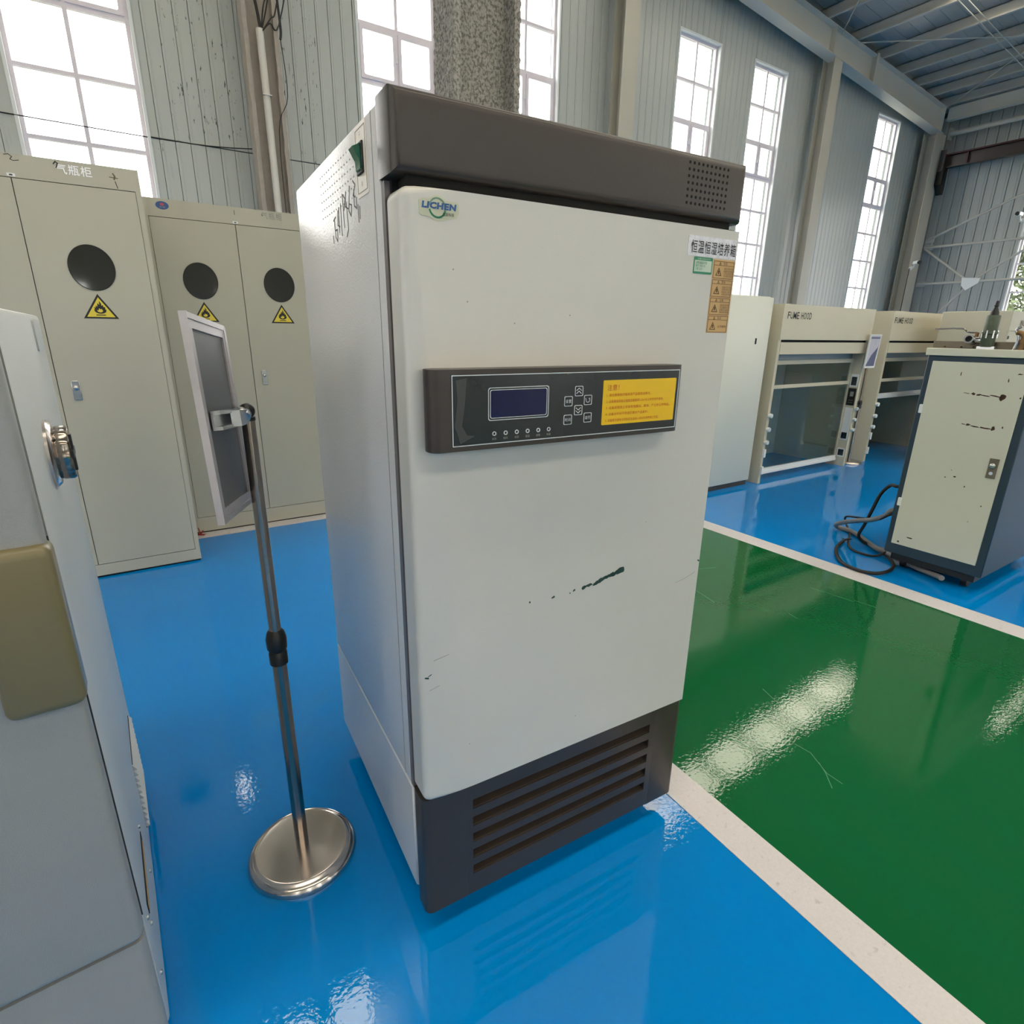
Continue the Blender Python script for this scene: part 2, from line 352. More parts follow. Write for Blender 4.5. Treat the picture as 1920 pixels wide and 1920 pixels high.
def window(name, pl, a0, a1, rows, sash):
    """pl: plane at wall face, depth is -t"""
    r = empty_struct(name)
    z0, z1 = rows[0], rows[-1]; mid = (a0 + a1) / 2
    D0, D1 = -.13, -.07
    ow = [(a0, z0), (a1, z0), (a1, z1), (a0, z1)]
    bm = nb(); ringframe(bm, pl, ow, [(a0 + .045, z0 + .045), (a1 - .045, z0 + .045), (a1 - .045, z1 - .045), (a0 + .045, z1 - .045)], D0, D1); obj('frame', bm, 'frame', r, smooth=False)
    bm = nb(); prism(bm, pl, [(mid - .022, z0 + .04), (mid + .022, z0 + .04), (mid + .022, z1 - .04), (mid - .022, z1 - .04)], D0 + .005, D1 - .002); obj('mullion', bm, 'frame', r, smooth=False)
    for i, z in enumerate(rows[1:-1]):
        h = .03 if (i + 1) in sash or i in sash else .02
        bm = nb(); prism(bm, pl, [(a0 + .04, z - h), (a1 - .04, z - h), (a1 - .04, z + h), (a0 + .04, z + h)], D0 + .002, D1 - .001); obj('transom', bm, 'frame', r, smooth=False)
    for i in range(len(rows) - 1):
        for (p, q) in ((a0 + .045, mid - .02), (mid + .02, a1 - .045)):
            zz0, zz1 = rows[i] + .02, rows[i + 1] - .02
            if i in sash:
                bm = nb(); ringframe(bm, pl, rrect(p - .005, q + .005, zz0 - .002, zz1 + .002, .006, 2), rrect(p + .045, q - .045, zz0 + .045, zz1 - .045, .02, 2), D1 - .01, D1 + .012); s = obj('sash', bm, 'frame', r, smooth=False)
                if p < mid - .1: bm = nb(); prism(bm, pl, [(mid - .03, (zz0 + zz1) / 2 - .05), (mid - .012, (zz0 + zz1) / 2 - .05), (mid - .012, (zz0 + zz1) / 2 + .05), (mid - .03, (zz0 + zz1) / 2 + .05)], D1 + .012, D1 + .04); obj('latch', bm, 'white', s, smooth=False)
            bm = nb(); prism(bm, pl, [(p - .01, zz0 - .01), (q + .01, zz0 - .01), (q + .01, zz1 + .01), (p - .01, zz1 + .01)], -.103, -.099); obj('pane', bm, 'pane', r, smooth=False)
    # white flashing lining the opening, slightly proud of the cladding
    bm = nb(); ringframe(bm, pl, [(a0 - .028, z0 - .028), (a1 + .028, z0 - .028), (a1 + .028, z1 + .028), (a0 - .028, z1 + .028)], [(a0 + .004, z0 + .004), (a1 - .004, z0 + .004), (a1 - .004, z1 - .004), (a0 + .004, z1 - .004)], -.135, .016)
    obj('flashing', bm, 'flash', r, smooth=False)
    return r
for i, (a, b) in enumerate(WIN): window('window_%d' % (i + 1), FRONT(YB), a, b, ROWS, (5,))

# right (eave side) wall with its own strips and window
wall_right = empty_struct('wall_right')
GW = (4.95, 6.39); GR = [1.76, 2.44, 3.14, 3.84, 4.54, 5.24]
bm = nb()
for y0, y1, z0, z1 in ((-12, -9, 0, 7.3), (-7.6, -5.5, 0, 7.3), (-4.1, -2.0, 0, 7.3), (-9, -7.6, 0, 1.76), (-5.5, -4.1, 0, 1.76), (-9, -7.6, 5.24, 7.3), (-5.5, -4.1, 5.24, 7.3), (-2.0, GW[0], 0, 7.3), (GW[1], YB + .2, 0, 7.3), (GW[0], GW[1], 0, GR[0]), (GW[0], GW[1], GR[-1], 7.3)): box(bm, XR + .03, XR + .2, y0, y1, z0, z1)
obj('backing_sheet', bm, 'backing', wall_right, smooth=False)
def stripY(y0, y1, z0, z1):
    bm = nb(); pts = [(y0 + .004, .016), (y0 + .014, 0), (y0 + .05, 0), (y0 + .055, -.008), (y0 + .07, -.008), (y0 + .075, 0), (y1 - .014, 0), (y1 - .004, .016)]
    if y1 - y0 < .12: pts = [(y0 + .004, .016), (y0 + .014, 0), (y1 - .014, 0), (y1 - .004, .016)]
    A = [bm.verts.new((XR + d, y, z0)) for y, d in pts]; B = [bm.verts.new((XR + d, y, z1)) for y, d in pts]
    for i in range(len(pts) - 1): bm.faces.new((A[i], A[i + 1], B[i + 1], B[i]))
    bm.faces.new((A[0], B[0], B[-1], A[-1])); bm.faces.new(B[::-1]); bm.faces.new(A)
    obj('panel', bm, 'clad2', wall_right, smooth=False)
y = YB
while y > 1.2:
    y0 = y - .24
    cuts = sorted(set([y0, y] + [e for e in GW if y0 + .03 < e < y - .03]))
    for a, b in zip(cuts, cuts[1:]):
        if GW[0] < (a + b) / 2 < GW[1]: stripY(a, b, 0, GR[0] - .03); stripY(a, b, GR[-1] + .03, 7.05)
        else: stripY(a, b, 0, 7.05)
    y = y0
bm = nb()
for y0, y1, z0, z1 in ((-12, -9, 0, 7.05), (-7.6, -5.5, 0, 7.05), (-4.1, -2.0, 0, 7.05), (-2.0, 1.2, 0, 7.05), (-9, -7.6, 0, 1.76), (-5.5, -4.1, 0, 1.76), (-9, -7.6, 5.24, 7.05), (-5.5, -4.1, 5.24, 7.05)): box(bm, XR - .01, XR + .03, y0, y1, z0, z1)
obj('plain_sheet', bm, 'clad2', wall_right, smooth=False)
bm = nb()
for y0 in (-9, -5.5): box(bm, XR + .1, XR + .106, y0, y0 + 1.4, 1.76, 5.24)
obj('glazing', bm, 'pane', wall_right, smooth=False)
window('window_7', PL((XR, 0, 0), (0, -1, 0), (0, 0, 1), (-1, 0, 0)), -GW[1], -GW[0], GR, (3,))

# other two walls, behind and left of the camera: plain, with tall window openings
wl = empty_struct('wall_left'); bm = nb()
ys = [-12, -9, -7.8, -4, -2.8, 1, 2.2, 6, 7.2, 9.1]
for i in range(0, len(ys) - 1): 
    if i % 2 == 0: box(bm, -12.2, -12, ys[i], ys[i + 1], 0, 9.8)
    else: box(bm, -12.2, -12, ys[i], ys[i + 1], 0, 1.2); box(bm, -12.2, -12, ys[i], ys[i + 1], 6, 9.8)
obj('wall_sheet', bm, 'wallplain', wl, smooth=False)
bm = nb()
for i in range(1, len(ys) - 1, 2): box(bm, -12.1, -12.094, ys[i], ys[i + 1], 1.2, 6)
obj('glazing', bm, 'pane', wl, smooth=False)
wf = empty_struct('wall_front'); bm = nb(); xs = [-12.2, -7.4, -6.2, -1.9, -.75, 2.35, 3.55, 7.5, 8.7, 12.5, 13.7, 17, 18.2, 20.1]
for i in range(0, len(xs) - 1):
    if i % 2 == 0: box(bm, xs[i], xs[i + 1], -12.2, -12, 0, 9.8)
    else: box(bm, xs[i], xs[i + 1], -12.2, -12, 0, .9); box(bm, xs[i], xs[i + 1], -12.2, -12, 2.3, 4.2); box(bm, xs[i], xs[i + 1], -12.2, -12, 6.4, 9.8)
obj('wall_sheet', bm, 'wallplain', wf, smooth=False)
bm = nb()
for i in range(1, len(xs) - 1, 2): box(bm, xs[i], xs[i + 1], -12.1, -12.094, .9, 2.3); box(bm, xs[i], xs[i + 1], -12.1, -12.094, 4.2, 6.4)
obj('glazing', bm, 'pane', wf, smooth=False)

# ------------------------------------------------------------------ roof: sheets, purlins, rafter
ceil = empty_struct('ceiling')
def slope_box(bm, x0, x1, y0, y1, dz0, dz1):
    P = [(x0, roofz(x0)), (x1, roofz(x1))]
    vs = []
    for (x, z) in P:
        for (yy, dz) in ((y0, dz0), (y1, dz0), (y1, dz1), (y0, dz1)): vs.append(bm.verts.new((x, yy, z + dz)))
    a, b = vs[:4], vs[4:]
    bm.faces.new(a[::-1]); bm.faces.new(b)
    for i in range(4): j = (i + 1) % 4; bm.faces.new((a[i], a[j], b[j], b[i]))
edges = sorted(set([-12.2, YB + .2] + [v for q in SKY for v in q[:2]]))
for y0, y1 in zip(edges, edges[1:]):
    sk = [q for q in SKY if q[0] <= (y0 + y1) / 2 <= q[1]]
    spans = [(-12.2, XR + .2)] if not sk else [(-12.2, sk[0][2]), (sk[0][3], XR + .2)]
    n = max(1, round((y1 - y0) / .30)) if y1 > 1 else 1
    for k in range(n):
        a, b = y0 + (y1 - y0) * k / n, y0 + (y1 - y0) * (k + 1) / n
        for xa, xb in spans:
            bm = nb(); slope_box(bm, xa, xb, a + .012, b, .235, .25); slope_box(bm, xa, xb, a, a + .012, .226, .25)
            obj('panel' if n > 1 else 'roof_sheet', bm, 'roof', ceil, smooth=False)
    if sk:
        m_ = round((sk[0][3] - sk[0][2]) / 5.5)
        for k in range(m_):
            xa = sk[0][2] + (sk[0][3] - sk[0][2]) * k / m_; xb = sk[0][2] + (sk[0][3] - sk[0][2]) * (k + 1) / m_
            bm = nb(); slope_box(bm, xa, xb, y0, y1, .236, .240); obj('skylight_sheet', bm, 'skysheet', ceil, 'translucent white roof sheet', smooth=False)
for px in [-9, -6.5, -4, -2.8, -1.6, -.4, .8, 2.0, 3.2, 4.4, 5.6, 6.8, 8.0, 9.3, 10.6, 11.9, 13.15, 14.35, 15.44, 16.45, 17.32, 18.1, 18.92]:
    bm = nb(); z = roofz(px)
    y0, y1 = -12, 8.6
    box(bm, px - .004, px + .004, y0, y1, z + .01, z + .225)
    box(bm, px - .065, px + .004, y0, y1, z + .01, z + .018); box(bm, px - .065, px - .058, y0, y1, z + .018, z + .04)
    box(bm, px - .004, px + .065, y0, y1, z + .217, z + .225)
    obj('purlin', bm, 'purlin', ceil, smooth=False)

def taper_rafter():
    r = thing('roof_rafter', 'deep cream painted steel beam sloping under the roof along the window wall', 'beam')
    X0, X1 = -11.9, 19.05
    def zt(x): return 7.57 - .0795 * (x - 12.17)
    def zb(x): return 7.11 - .0935 * (x - 12.0)
    for nm, ys_, fz in (('web', (8.50, 8.515), (lambda x: zb(x), lambda x: zt(x))), ('bottom_flange', (8.38, 8.64), (lambda x: zb(x) - .012, lambda x: zb(x))), ('top_flange', (8.38, 8.64), (lambda x: zt(x) - .012, lambda x: zt(x)))):
        bm = nb(); vs = []
        for x in (X0, X1):
            for yy, f in ((ys_[0], fz[0]), (ys_[1], fz[0]), (ys_[1], fz[1]), (ys_[0], fz[1])): vs.append(bm.verts.new((x, yy, f(x))))
        a, b = vs[:4], vs[4:]; bm.faces.new(a[::-1]); bm.faces.new(b)
        for i in range(4): j = (i + 1) % 4; bm.faces.new((a[i], a[j], b[j], b[i]))
        obj(nm, bm, 'rafter', r, smooth=False)
    for x in (13.45, 15.2, 18.9):
        bm = nb(); box(bm, x - .007, x + .007, 8.385, 8.50, zb(x), zt(x) - .012)
        if x == 15.2: box(bm, x - .05, x + .05, 8.37, 8.385, zb(x) - .05, zt(x) + .04)
        obj('stiffener', bm, 'rafter', r, smooth=False)
taper_rafter()

# ------------------------------------------------------------------ columns
def h_column_rough(x0, x1, y0, y1, tf, tw, ztop, step, amp, m, label, lips=True):
    r_ = thing('column', label, 'column', ((x0 + x1) / 2, (y0 + y1) / 2, 0), 0)
    cx, cy = (x0 + x1) / 2, (y0 + y1) / 2; hx, hy = (x1 - x0) / 2, (y1 - y0) / 2
    if lips: outl = [(-hx, -hy), (-hx + tf, -hy), (-hx + tf, -tw / 2), (hx - tf, -tw / 2), (hx - tf, -hy), (hx, -hy), (hx, hy), (hx - tf, hy), (hx - tf, tw / 2), (-hx + tf, tw / 2), (-hx + tf, hy), (-hx, hy)]
    else: outl = [(-hx, -hy), (hx, -hy), (hx, -hy + tf), (tw / 2, -hy + tf), (tw / 2, hy - tf), (hx, hy - tf), (hx, hy), (-hx, hy), (-hx, hy - tf), (-tw / 2, hy - tf), (-tw / 2, -hy + tf), (-hx, -hy + tf)]
    pts = []
    for i in range(12):
        a = Vector(outl[i]); b = Vector(outl[(i + 1) % 12]); n = max(1, int((b - a).length / step))
        for k in range(n): pts.append(a.lerp(b, k / n))
    nz = max(2, int(ztop / step)) if amp else 1
    bm = nb(); rings = []
    for j in range(nz + 1):
        z = ztop * j / nz; rg = []
        for p in pts:
            q = Vector((p.x, p.y, z))
            if amp:
                d = noise.noise(Vector((q.x * 45 + cx * 9, q.y * 45, z * 45))) * amp + noise.noise(Vector((q.x * 9, q.y * 9, z * 7))) * amp
                o = Vector((p.x, p.y, 0)).normalized() * d; q += o
            rg.append(bm.verts.new(q))
        rings.append(rg)
    n = len(pts)
    for A, B in zip(rings, rings[1:]):
        for i in range(n): j = (i + 1) % n; bm.faces.new((A[i], A[j], B[j], B[i]))
    obj('shaft', bm, m, r_, smooth=bool(amp))
    bm = nb(); box(bm, -hx - .06, hx + .06, -hy - .06, hy + .06, 0, .02); obj('base_plate', bm, 'paint', r_, smooth=False)
    return r_
h_column_rough(1.572, 1.966, 3.0, 3.225, .038, .035, 8.40, .012, .008, 'stucco', 'thick column in rough grey stucco coating standing behind the large incubator')
h_column_rough(1.655, 2.045, 8.42, 8.66, .05, .05, 8.20, .06, .008, 'plaster', 'plaster coated steel column carrying a white conduit between the two left windows')
h_column_rough(7.54, 7.87, 8.40, 8.66, .014, .012, 7.50, 9, 0, 'paint', 'slim cream steel column on the window wall, nearest right of the stucco column', False)
h_column_rough(13.56, 13.88, 8.40, 8.66, .014, .012, 6.95, 9, 0, 'paint', 'slim cream steel column rising to the beam between the two rightmost windows of the long wall', False)
h_column_rough(18.72, 19.25, 8.40, 8.72, .014, .012, 6.44, 9, 0, 'paint', 'cream steel column in the corner of the hall under the crane girder', False)

cd = thing('conduit', 'white plastic conduit pipe running up the recess of the plaster coated column', 'pipe', (1.85, 8.44, 0))
obj('pipe', tube(nb(), [(0, 0, 0), (0, 0, 2.4), (-.01, 0, 4.62)], .043, 14, 4), 'pvc', cd)
bm = nb(); box(bm, -.055, .05, -.05, .0, 3.94, 3.955); obj('clip', bm, 'alu', cd)
wr = thing('cable_bundle', 'black cables fanning out of the top of the white conduit', 'cable', (1.85, 8.42, 4.58))
for pts, r in (([(0, 0, 0), (-.02, 0, .2), (-.06, .0, .5), (-.12, .03, 1.2)], .016), ([(0, 0, 0), (.08, -.02, .25), (.14, 0, .5), (.3, 0, 1.3)], .008), ([(0, 0, 0), (.12, -.02, .16), (.2, 0, .3), (.42, 0, 1.2)], .008),
               ([(0, 0, 0), (.1, -.04, .1), (.21, -.02, .12), (.5, 0, 1.1)], .008), ([(.0, 0, 0), (.06, -.03, .3), (.2, 0, .55), (.22, 0, 1.2)], .008), ([(.21, 0, .5), (.23, 0, .1), (.215, 0, -.02)], .014), ([(.215, 0, 0), (.24, .0, -.6), (.1, 0, -1.0), (.09, 0, -2.2)], .005)):
    obj('cable', tube(nb(), pts, r, 6, 5), 'wire', wr)

# wall cable at the seam
bm = nb(); tube(bm, [(-2, YB - .012, 3.42), (0, YB - .012, 3.40), (1.2, YB - .012, 3.41), (1.95, YB - .2, 3.45)], .006, 6, 4)
tag(obj('wall_cable', bm, 'wire'), 'thin dark cable running level along the seam of the left wall sheets', 'cable')

# ------------------------------------------------------------------ braces, rods, crane
bw = thing('wall_bracing', 'cream tube cross bracing with a gusset plate on the end wall', 'bracing')
XG = 19.4
def seg(name, a, b, r, m='tube'): obj(name, cyl(nb(), a, b, r, seg=10), m, bw)
seg('strut', (XG, 8.42, 3.69), (XG, 2.0, 3.69), .035); seg('strut', (XG, 8.42, 2.72), (XG, 2.0, 2.73), .035)
seg('diagonal', (XG, 8.4, 3.66), (XG, 7.25, 2.80), .03); seg('diagonal', (XG, 7.0, 2.80), (XG, 4.6, 4.45), .03)
seg('diagonal', (XG, 7.2, 2.55), (XG, 5.9 + 2.7, .78), .03); seg('diagonal', (XG, 8.42, 3.86), (XG, 4.6, 5.54), .03)
obj('gusset', prism(nb(), SIDEL(XG - .03), [(-7.31, 2.83), (-6.88, 2.80), (-6.90, 2.68), (-7.16, 2.50), (-7.28, 2.62)], 0, .012), 'flash', bw)
for z in (3.69, 2.72, 3.88): obj('gusset', box(nb(), XG - .01, XG + .01, 8.2, 8.42, z - .07, z + .07), 'tube', bw)
tb = thing('eave_tube', 'thick cream tube spanning along the end wall above the crane girder', 'bracing'); obj('tube', cyl(nb(), (XG, 8.38, 6.49), (XG, -4, 6.49), .06, seg=14), 'tube', tb); obj('end_plate', box(nb(), XG - .1, XG + .1, 8.36, 8.39, 6.35, 6.63), 'tube', tb)
eb = thing('eave_beam', 'cream eave beam along the top of the end wall', 'beam'); bm = nb(); box(bm, 19.1, 19.12, -12, 8.4, 6.75, 7.05); box(bm, 19.02, 19.2, -12, 8.4, 6.735, 6.75); obj('web', bm, 'rafter', eb, smooth=False)
rods = [((13.75, 8.45, 7.40), (10.9, 5.9, 7.62), .012, 'thin roof tie rod rising left from the second cream column'),
        ((14.3, 8.40, 7.36), (18.8, 3.4, 6.98), .014, 'thin roof tie rod crossing level under the purlins to the right'),
        ((18.91, 8.38, 7.00), (13.2, 1.8, 7.46), .014, 'thin roof tie rod rising from the corner of the hall')]
for a, b, r, l in rods: tag(obj('tie_rod', cyl(nb(), a, b, r, seg=8), 'tube'), l, 'rod')
for yy, l in ((6.49, 'sag rod under the roof purlins, the one nearer the window wall'), (6.37, 'sag rod under the roof purlins, the one farther from the window wall')):
    tag(obj('sag_rod', cyl(nb(), (12.0, yy, roofz(12) - .04), (18.9, yy, roofz(18.9) - .04), .010, seg=8), 'tube'), l, 'rod')

gr = thing('crane_girder', 'dark brown crane girder running along the end wall from the corner', 'girder')
XC = 19.3
obj('web', box(nb(), XC - .01, XC + .01, -6, 8.38, 5.66, 5.95), 'crane', gr); obj('top_flange', box(nb(), XC - .12, XC + .08, -6, 8.38, 5.93, 5.965), 'crane_top', gr)
obj('bottom_flange', box(nb(), XC - .09, XC + .09, -6, 8.38, 5.64, 5.662), 'crane', gr)
for yy in (7.78, 5.6, 3.4): obj('stiffener', box(nb(), XC - .08, XC - .01, yy - .02, yy + .02, 5.66, 5.935), 'crane_top', gr)
bk = thing('crane_bracket', 'black box shaped bracket holding up the end of the crane girder', 'bracket')
obj('box', box(nb(), XC - .2, XC + .05, 8.22, 8.38, 5.22, 5.635, .01, 2), 'black', bk); obj('cover', prism(nb(), FRONT(8.22), [(XC - .2, 5.22), (XC - .02, 5.0), (XC + .04, 5.0), (XC + .05, 5.22)], 0, -.15), 'black', bk)
obj('post', box(nb(), XC - .24, XC - .19, 8.24, 8.36, 5.55, 6.05), 'crane', bk)

def sec_cam(loc, rz, label):
    r = thing('security_camera', label, 'camera', loc, rz)
    obj('body', box(nb(), -.05, .05, -.16, .08, -.045, .045, .02, 2), 'white', r); obj('lens', cyl(nb(), (0, -.2, -.005), (0, -.155, -.005), .045, seg=16), 'black', r)
    obj('arm', tube(nb(), [(0, .04, -.04), (0, .1, -.12), (0, .2, -.12)], .018, 8, 4), 'white', r); obj('mount', cyl(nb(), (0, .2, -.12), (0, .23, -.12), .05), 'white', r)
sec_cam((18.6, 8.2, 3.23), rad(-40), 'white security camera on the corner column above the fume hoods')
sec_cam((19.62, 6.45, 4.3), rad(-90), 'white security camera with black lens on the end wall under the crane girder')
bm = nb(); tube(bm, [(18.66, 8.36, 3.1), (18.69, 8.38, 2.4), (18.69, 8.38, .2)], .012, 6, 4); tag(obj('camera_cable', bm, 'wire'), 'black cable hanging down the corner column below the camera', 'cable')

# ------------------------------------------------------------------ outside
tag(obj('outside_ground', box(nb(), -60, 70, -60, 70, -.4, -.2), 'ground', smooth=False), 'pale ground outside the hall', 'ground')['kind'] = 'structure'
def tree(loc, h, R, label, n=6500):
    t = thing('tree', label, 'tree', loc, group=None)
    obj('trunk', cyl(nb(), (0, 0, -.2), (0, 0, h * .7), .16, .07, 8), 'bark', t)
    bm = nb(); rnd = random.Random(int(loc[1] * 10) + 5)
    blobs = [Vector((rnd.gauss(0, R * .45), rnd.gauss(0, R * .45), h * (.22 + .68 * rnd.random()))) for _ in range(14)]
    for i in range(n):
        c = blobs[i % 14]; d = Vector((rnd.gauss(0, 1), rnd.gauss(0, 1), rnd.gauss(0, 1))).normalized() * (R * .42 * (.6 + .5 * rnd.random())); p = c + d
        a = Vector((rnd.gauss(0, 1), rnd.gauss(0, 1), rnd.gauss(0, 1))).normalized() * .13; b = a.orthogonal().normalized() * .06
        bm.faces.new([bm.verts.new(p + q) for q in (-a, b, a, -b)])
    o = obj('foliage', bm, 'leaf', t, smooth=False); o['kind'] = 'stuff'
tree((25.5, 7.3, 0), 6.2, 2.1, 'green leafy tree seen outside through the end wall window')
tree((31, 11.5, 0), 5.0, 2.0, 'green tree farther off, outside beyond the end wall window, farther left')

# ------------------------------------------------------------------ INCUBATOR
YAW = rad(-3.009)
inc = thing('incubator', 'large white constant temperature incubator with brown-grey top and louvred base beside the green strip', 'incubator', (.342, .833, 0), YAW)
W, D = .712, .70
FR = FRONT(0); DF = FRONT(-.008); SL = SIDEL(0)
obj('cabinet_body', box(nb(), 0, W, .066, D, .336, 1.543, .006, 2), 'inc_side', inc)
obj('lower_body', box(nb(), 0.0, W, .058, D, .062, .334, .003, 1), 'inc_side', inc)
obj('seal', box(nb(), .010, W - .010, .044, .052, .345, 1.44), 'recess', inc); obj('front_frame', box(nb(), .001, W - .001, .052, .0665, .338, 1.44), 'inc_frame_shade', inc)  # body frame strip beside the door, its shade painted in as darker grey
db = box(nb(), .002, .7005, -.008, .046, .344, 1.426)
bmesh.ops.bevel(db, geom=[e for e in db.edges if abs(e.verts[0].co.x - .002) < 1e-5 and abs(e.verts[1].co.x - .002) < 1e-5 and abs(e.verts[0].co.y - e.verts[1].co.y) > .01], offset=.018, segments=6, profile=.5, affect='EDGES')
bmesh.ops.bevel(db, geom=[e for e in db.edges if abs(e.verts[0].co.y + .008) < 1e-5 and abs(e.verts[1].co.y + .008) < 1e-5 and e.verts[0].co.x < .4 and e.verts[1].co.x < .4 and not (e.verts[0].co.z == e.verts[1].co.z and abs(e.verts[0].co.x - e.verts[1].co.x) > .3)], offset=.012, segments=4, profile=.5, affect='EDGES')
d = obj('door', db, 'inc_white', inc)
hd = nb(); box(hd, -.002, W + .003, 0, .078, 1.442, 1.547, .014, 4, 'xz'); obj('top_fascia', hd, 'inc_dark', inc, 'brown-grey fascia')
obj('fascia_underside', box(nb(), .02, W - .02, .012, .07, 1.428, 1.4425), 'recess', inc)
# base panel with five real slots
slots = [(.2735, .298), (.2275, .2525), (.183, .208), (.139, .164), (.094, .119)]
bpan = nb()
for z0, z1 in ((.04, .094), (.119, .139), (.164, .183), (.208, .2275), (.2525, .2735), (.298, .342)):
    box(bpan, .100, .612, .0006, .012, z0, z1)
box(bpan, 0, .11, 0, .058, .04, .342, .016, 4, 'z'); box(bpan, .607, W, 0, .058, .04, .342, .016, 4, 'z')
box(bpan, .085, .110, .0004, .0125, .0405, .3415); box(bpan, .604, .63, .0004, .0125, .0405, .3415); box(bpan, .105, .61, .0130, .057, .0405, .085); box(bpan, .105, .61, .0130, .057, .302, .3415)
obj('base_panel', bpan, 'inc_dark', inc, 'brown-grey louvred base panel', smooth=True)
for z0, z1 in slots:
    bm = nb(); P = PL((0, 0, 0), (0, 1, 0), (0, 0, 1), (1, 0, 0))
    prism(bm, P, [(.004, z0 - .001), (.026, z0 + .006), (.026, z0 + .009), (.004, z0 + .002)], .105, .612)
    obj('louvre', bm, 'inc_dark', inc, smooth=False)
obj('vent_recess', box(nb(), .1, .617, .05, .057, .08, .31), 'recess', inc)
for cx in (.05, W - .05):
    for cy in (.12, D - .07):
        bm = nb(); cyl(bm, (cx - .014, cy, .0130), (cx + .014, cy, .0130), .0287); c = obj('caster', bm, 'rubber', inc)
        obj('fork', box(nb(), cx - .02, cx + .02, cy - .015, cy + .015, .04, .066), 'black', c)
obj('hinge_pin', cyl(nb(), (.672, .02, 1.42), (.672, .02, 1.445), .008), 'inc_dark', inc)
obj('hinge_plate', box(nb(), .655, .705, .01, .045, 1.426, 1.431), 'black', inc)
# front vent holes
bm = nb()
for i in range(10):
    for j in range(7):
        u = .5575 + i * .0112; z = 1.4635 + j * .0109; prism(bm, FR, [(u + .0027 * math.cos(k * .785), z + .0027 * math.sin(k * .785)) for k in range(8)], 0, .0003)
obj('vent_holes', bm, 'recess', inc, 'grid of small round vent holes', 'stuff', smooth=False)
bm = nb()
for j in range(6):
    for i in range(14):
        a = -(.205 + i * .0185); z = 1.518 - j * .0145; prism(bm, SL, [(a + .003 * math.cos(k * 1.0472), z + .0013 * math.sin(k * 1.0472)) for k in range(6)], 0, .0003)
obj('side_vent_holes', bm, 'grey_ink', inc, 'rows of small side vent holes', 'stuff', smooth=False)
# side power switch
pl_ = obj('switch_plate', prism(nb(), SL, rrect(-.186, -.122, 1.437, 1.538, .003), 0, .001), 'plate', inc, smooth=False)
obj('plate_line', ringframe(nb(), SL, [(-.180, 1.443), (-.128, 1.443), (-.128, 1.532), (-.180, 1.532)], [(-.179, 1.444), (-.129, 1.444), (-.129, 1.531), (-.179, 1.531)], .001, .0014), 'grey_ink', pl_, smooth=False)
T('plate_lettering', '关', SL, -.158, -.150, 1.450, 1.458, 'grey_ink', pl_, t=.0015); T('plate_lettering', '开', SL, -.158, -.150, 1.518, 1.526, 'grey_ink', pl_, t=.0015)
sw = obj('power_switch', box(nb(), -.004, 0, .140, .174, 1.468, 1.512, .001, 1), 'black', inc, 'green rocker switch in black bezel')
obj('rocker', prism(nb(), PL((0, .145, 0), (-1, 0, 0), (0, 0, 1), (0, 1, 0)), [(.003, 1.472), (.006, 1.474), (.007, 1.487), (.016, 1.503), (.004, 1.509)], 0, .024), 'green_sw', sw)
# marker handwriting on the side
bm = nb()
def S(*p): stroke(bm, SL, [(-a, b) for a, b in p], .0022)
S((.372, 1.405), (.370, 1.392)); S((.362, 1.430), (.345, 1.434)); S((.356, 1.432), (.352, 1.400), (.340, 1.392), (.337, 1.412), (.352, 1.412)); S((.325, 1.442), (.331, 1.418), (.316, 1.414)); S((.318, 1.446), (.322, 1.405)); S((.303, 1.45), (.305, 1.398))
S((.286, 1.462), (.284, 1.408)); S((.283, 1.460), (.268, 1.452), (.280, 1.436)); S((.262, 1.462), (.270, 1.440), (.252, 1.434)); S((.262, 1.444), (.258, 1.402), (.272, 1.392)); S((.236, 1.466), (.248, 1.430), (.236, 1.420), (.228, 1.436), (.243, 1.440))
S((.214, 1.470), (.200, 1.462), (.216, 1.448), (.203, 1.444)); S((.210, 1.456), (.212, 1.432), (.198, 1.426), (.196, 1.442)); S((.190, 1.430), (.189, 1.404)); S((.180, 1.426), (.181, 1.408))
obj('marker_writing', bm, 'ink', inc, 'black marker handwriting', smooth=False)
obj('seam_line', box(nb(), -.0006, .0, .096, .098, .34, 1.543), 'grey_ink', inc, smooth=False)
# logo sticker
def ell(cx, cy, rx, ry, n=20, a0=0, a1=360): return [(cx + rx * math.cos(rad(a0 + (a1 - a0) * k / n)), cy + ry * math.sin(rad(a0 + (a1 - a0) * k / n))) for k in range(n + (a1 - a0 < 360))]
st = obj('logo_sticker', prism(nb(), DF, [(.030, 1.391), (.030, 1.408), (.036, 1.411), (.046, 1.411), (.054, 1.4165), (.064, 1.4165), (.072, 1.411), (.088, 1.411), (.0925, 1.408), (.0925, 1.395), (.088, 1.389), (.064, 1.384), (.055, 1.3835), (.046, 1.388), (.034, 1.3885)], 0, .0004), 'logo_bg', inc, 'oval edged logo sticker', smooth=False)
T('logo_lettering', 'LICHEN', DF, .034, .0885, 1.3985, 1.4075, 'blue_ink', st, t=.0010, bold=.055, shear=.12)
bm = nb(); stroke(bm, DF, ell(.0585, 1.4005, .0125, .0125, 14, 15, 165), .0022, 0, .0007); obj('logo_ring', bm, 'ring', st, smooth=False)
bm = nb(); stroke(bm, DF, ell(.0585, 1.4005, .0125, .0125, 14, 195, 345), .0026, 0, .0007); obj('logo_ring', bm, 'green_ink', st, smooth=False)
T('logo_small_lettering', '力辰科技', DF, .066, .0845, 1.3905, 1.3955, 'ink', st, t=.0010, bold=.004)
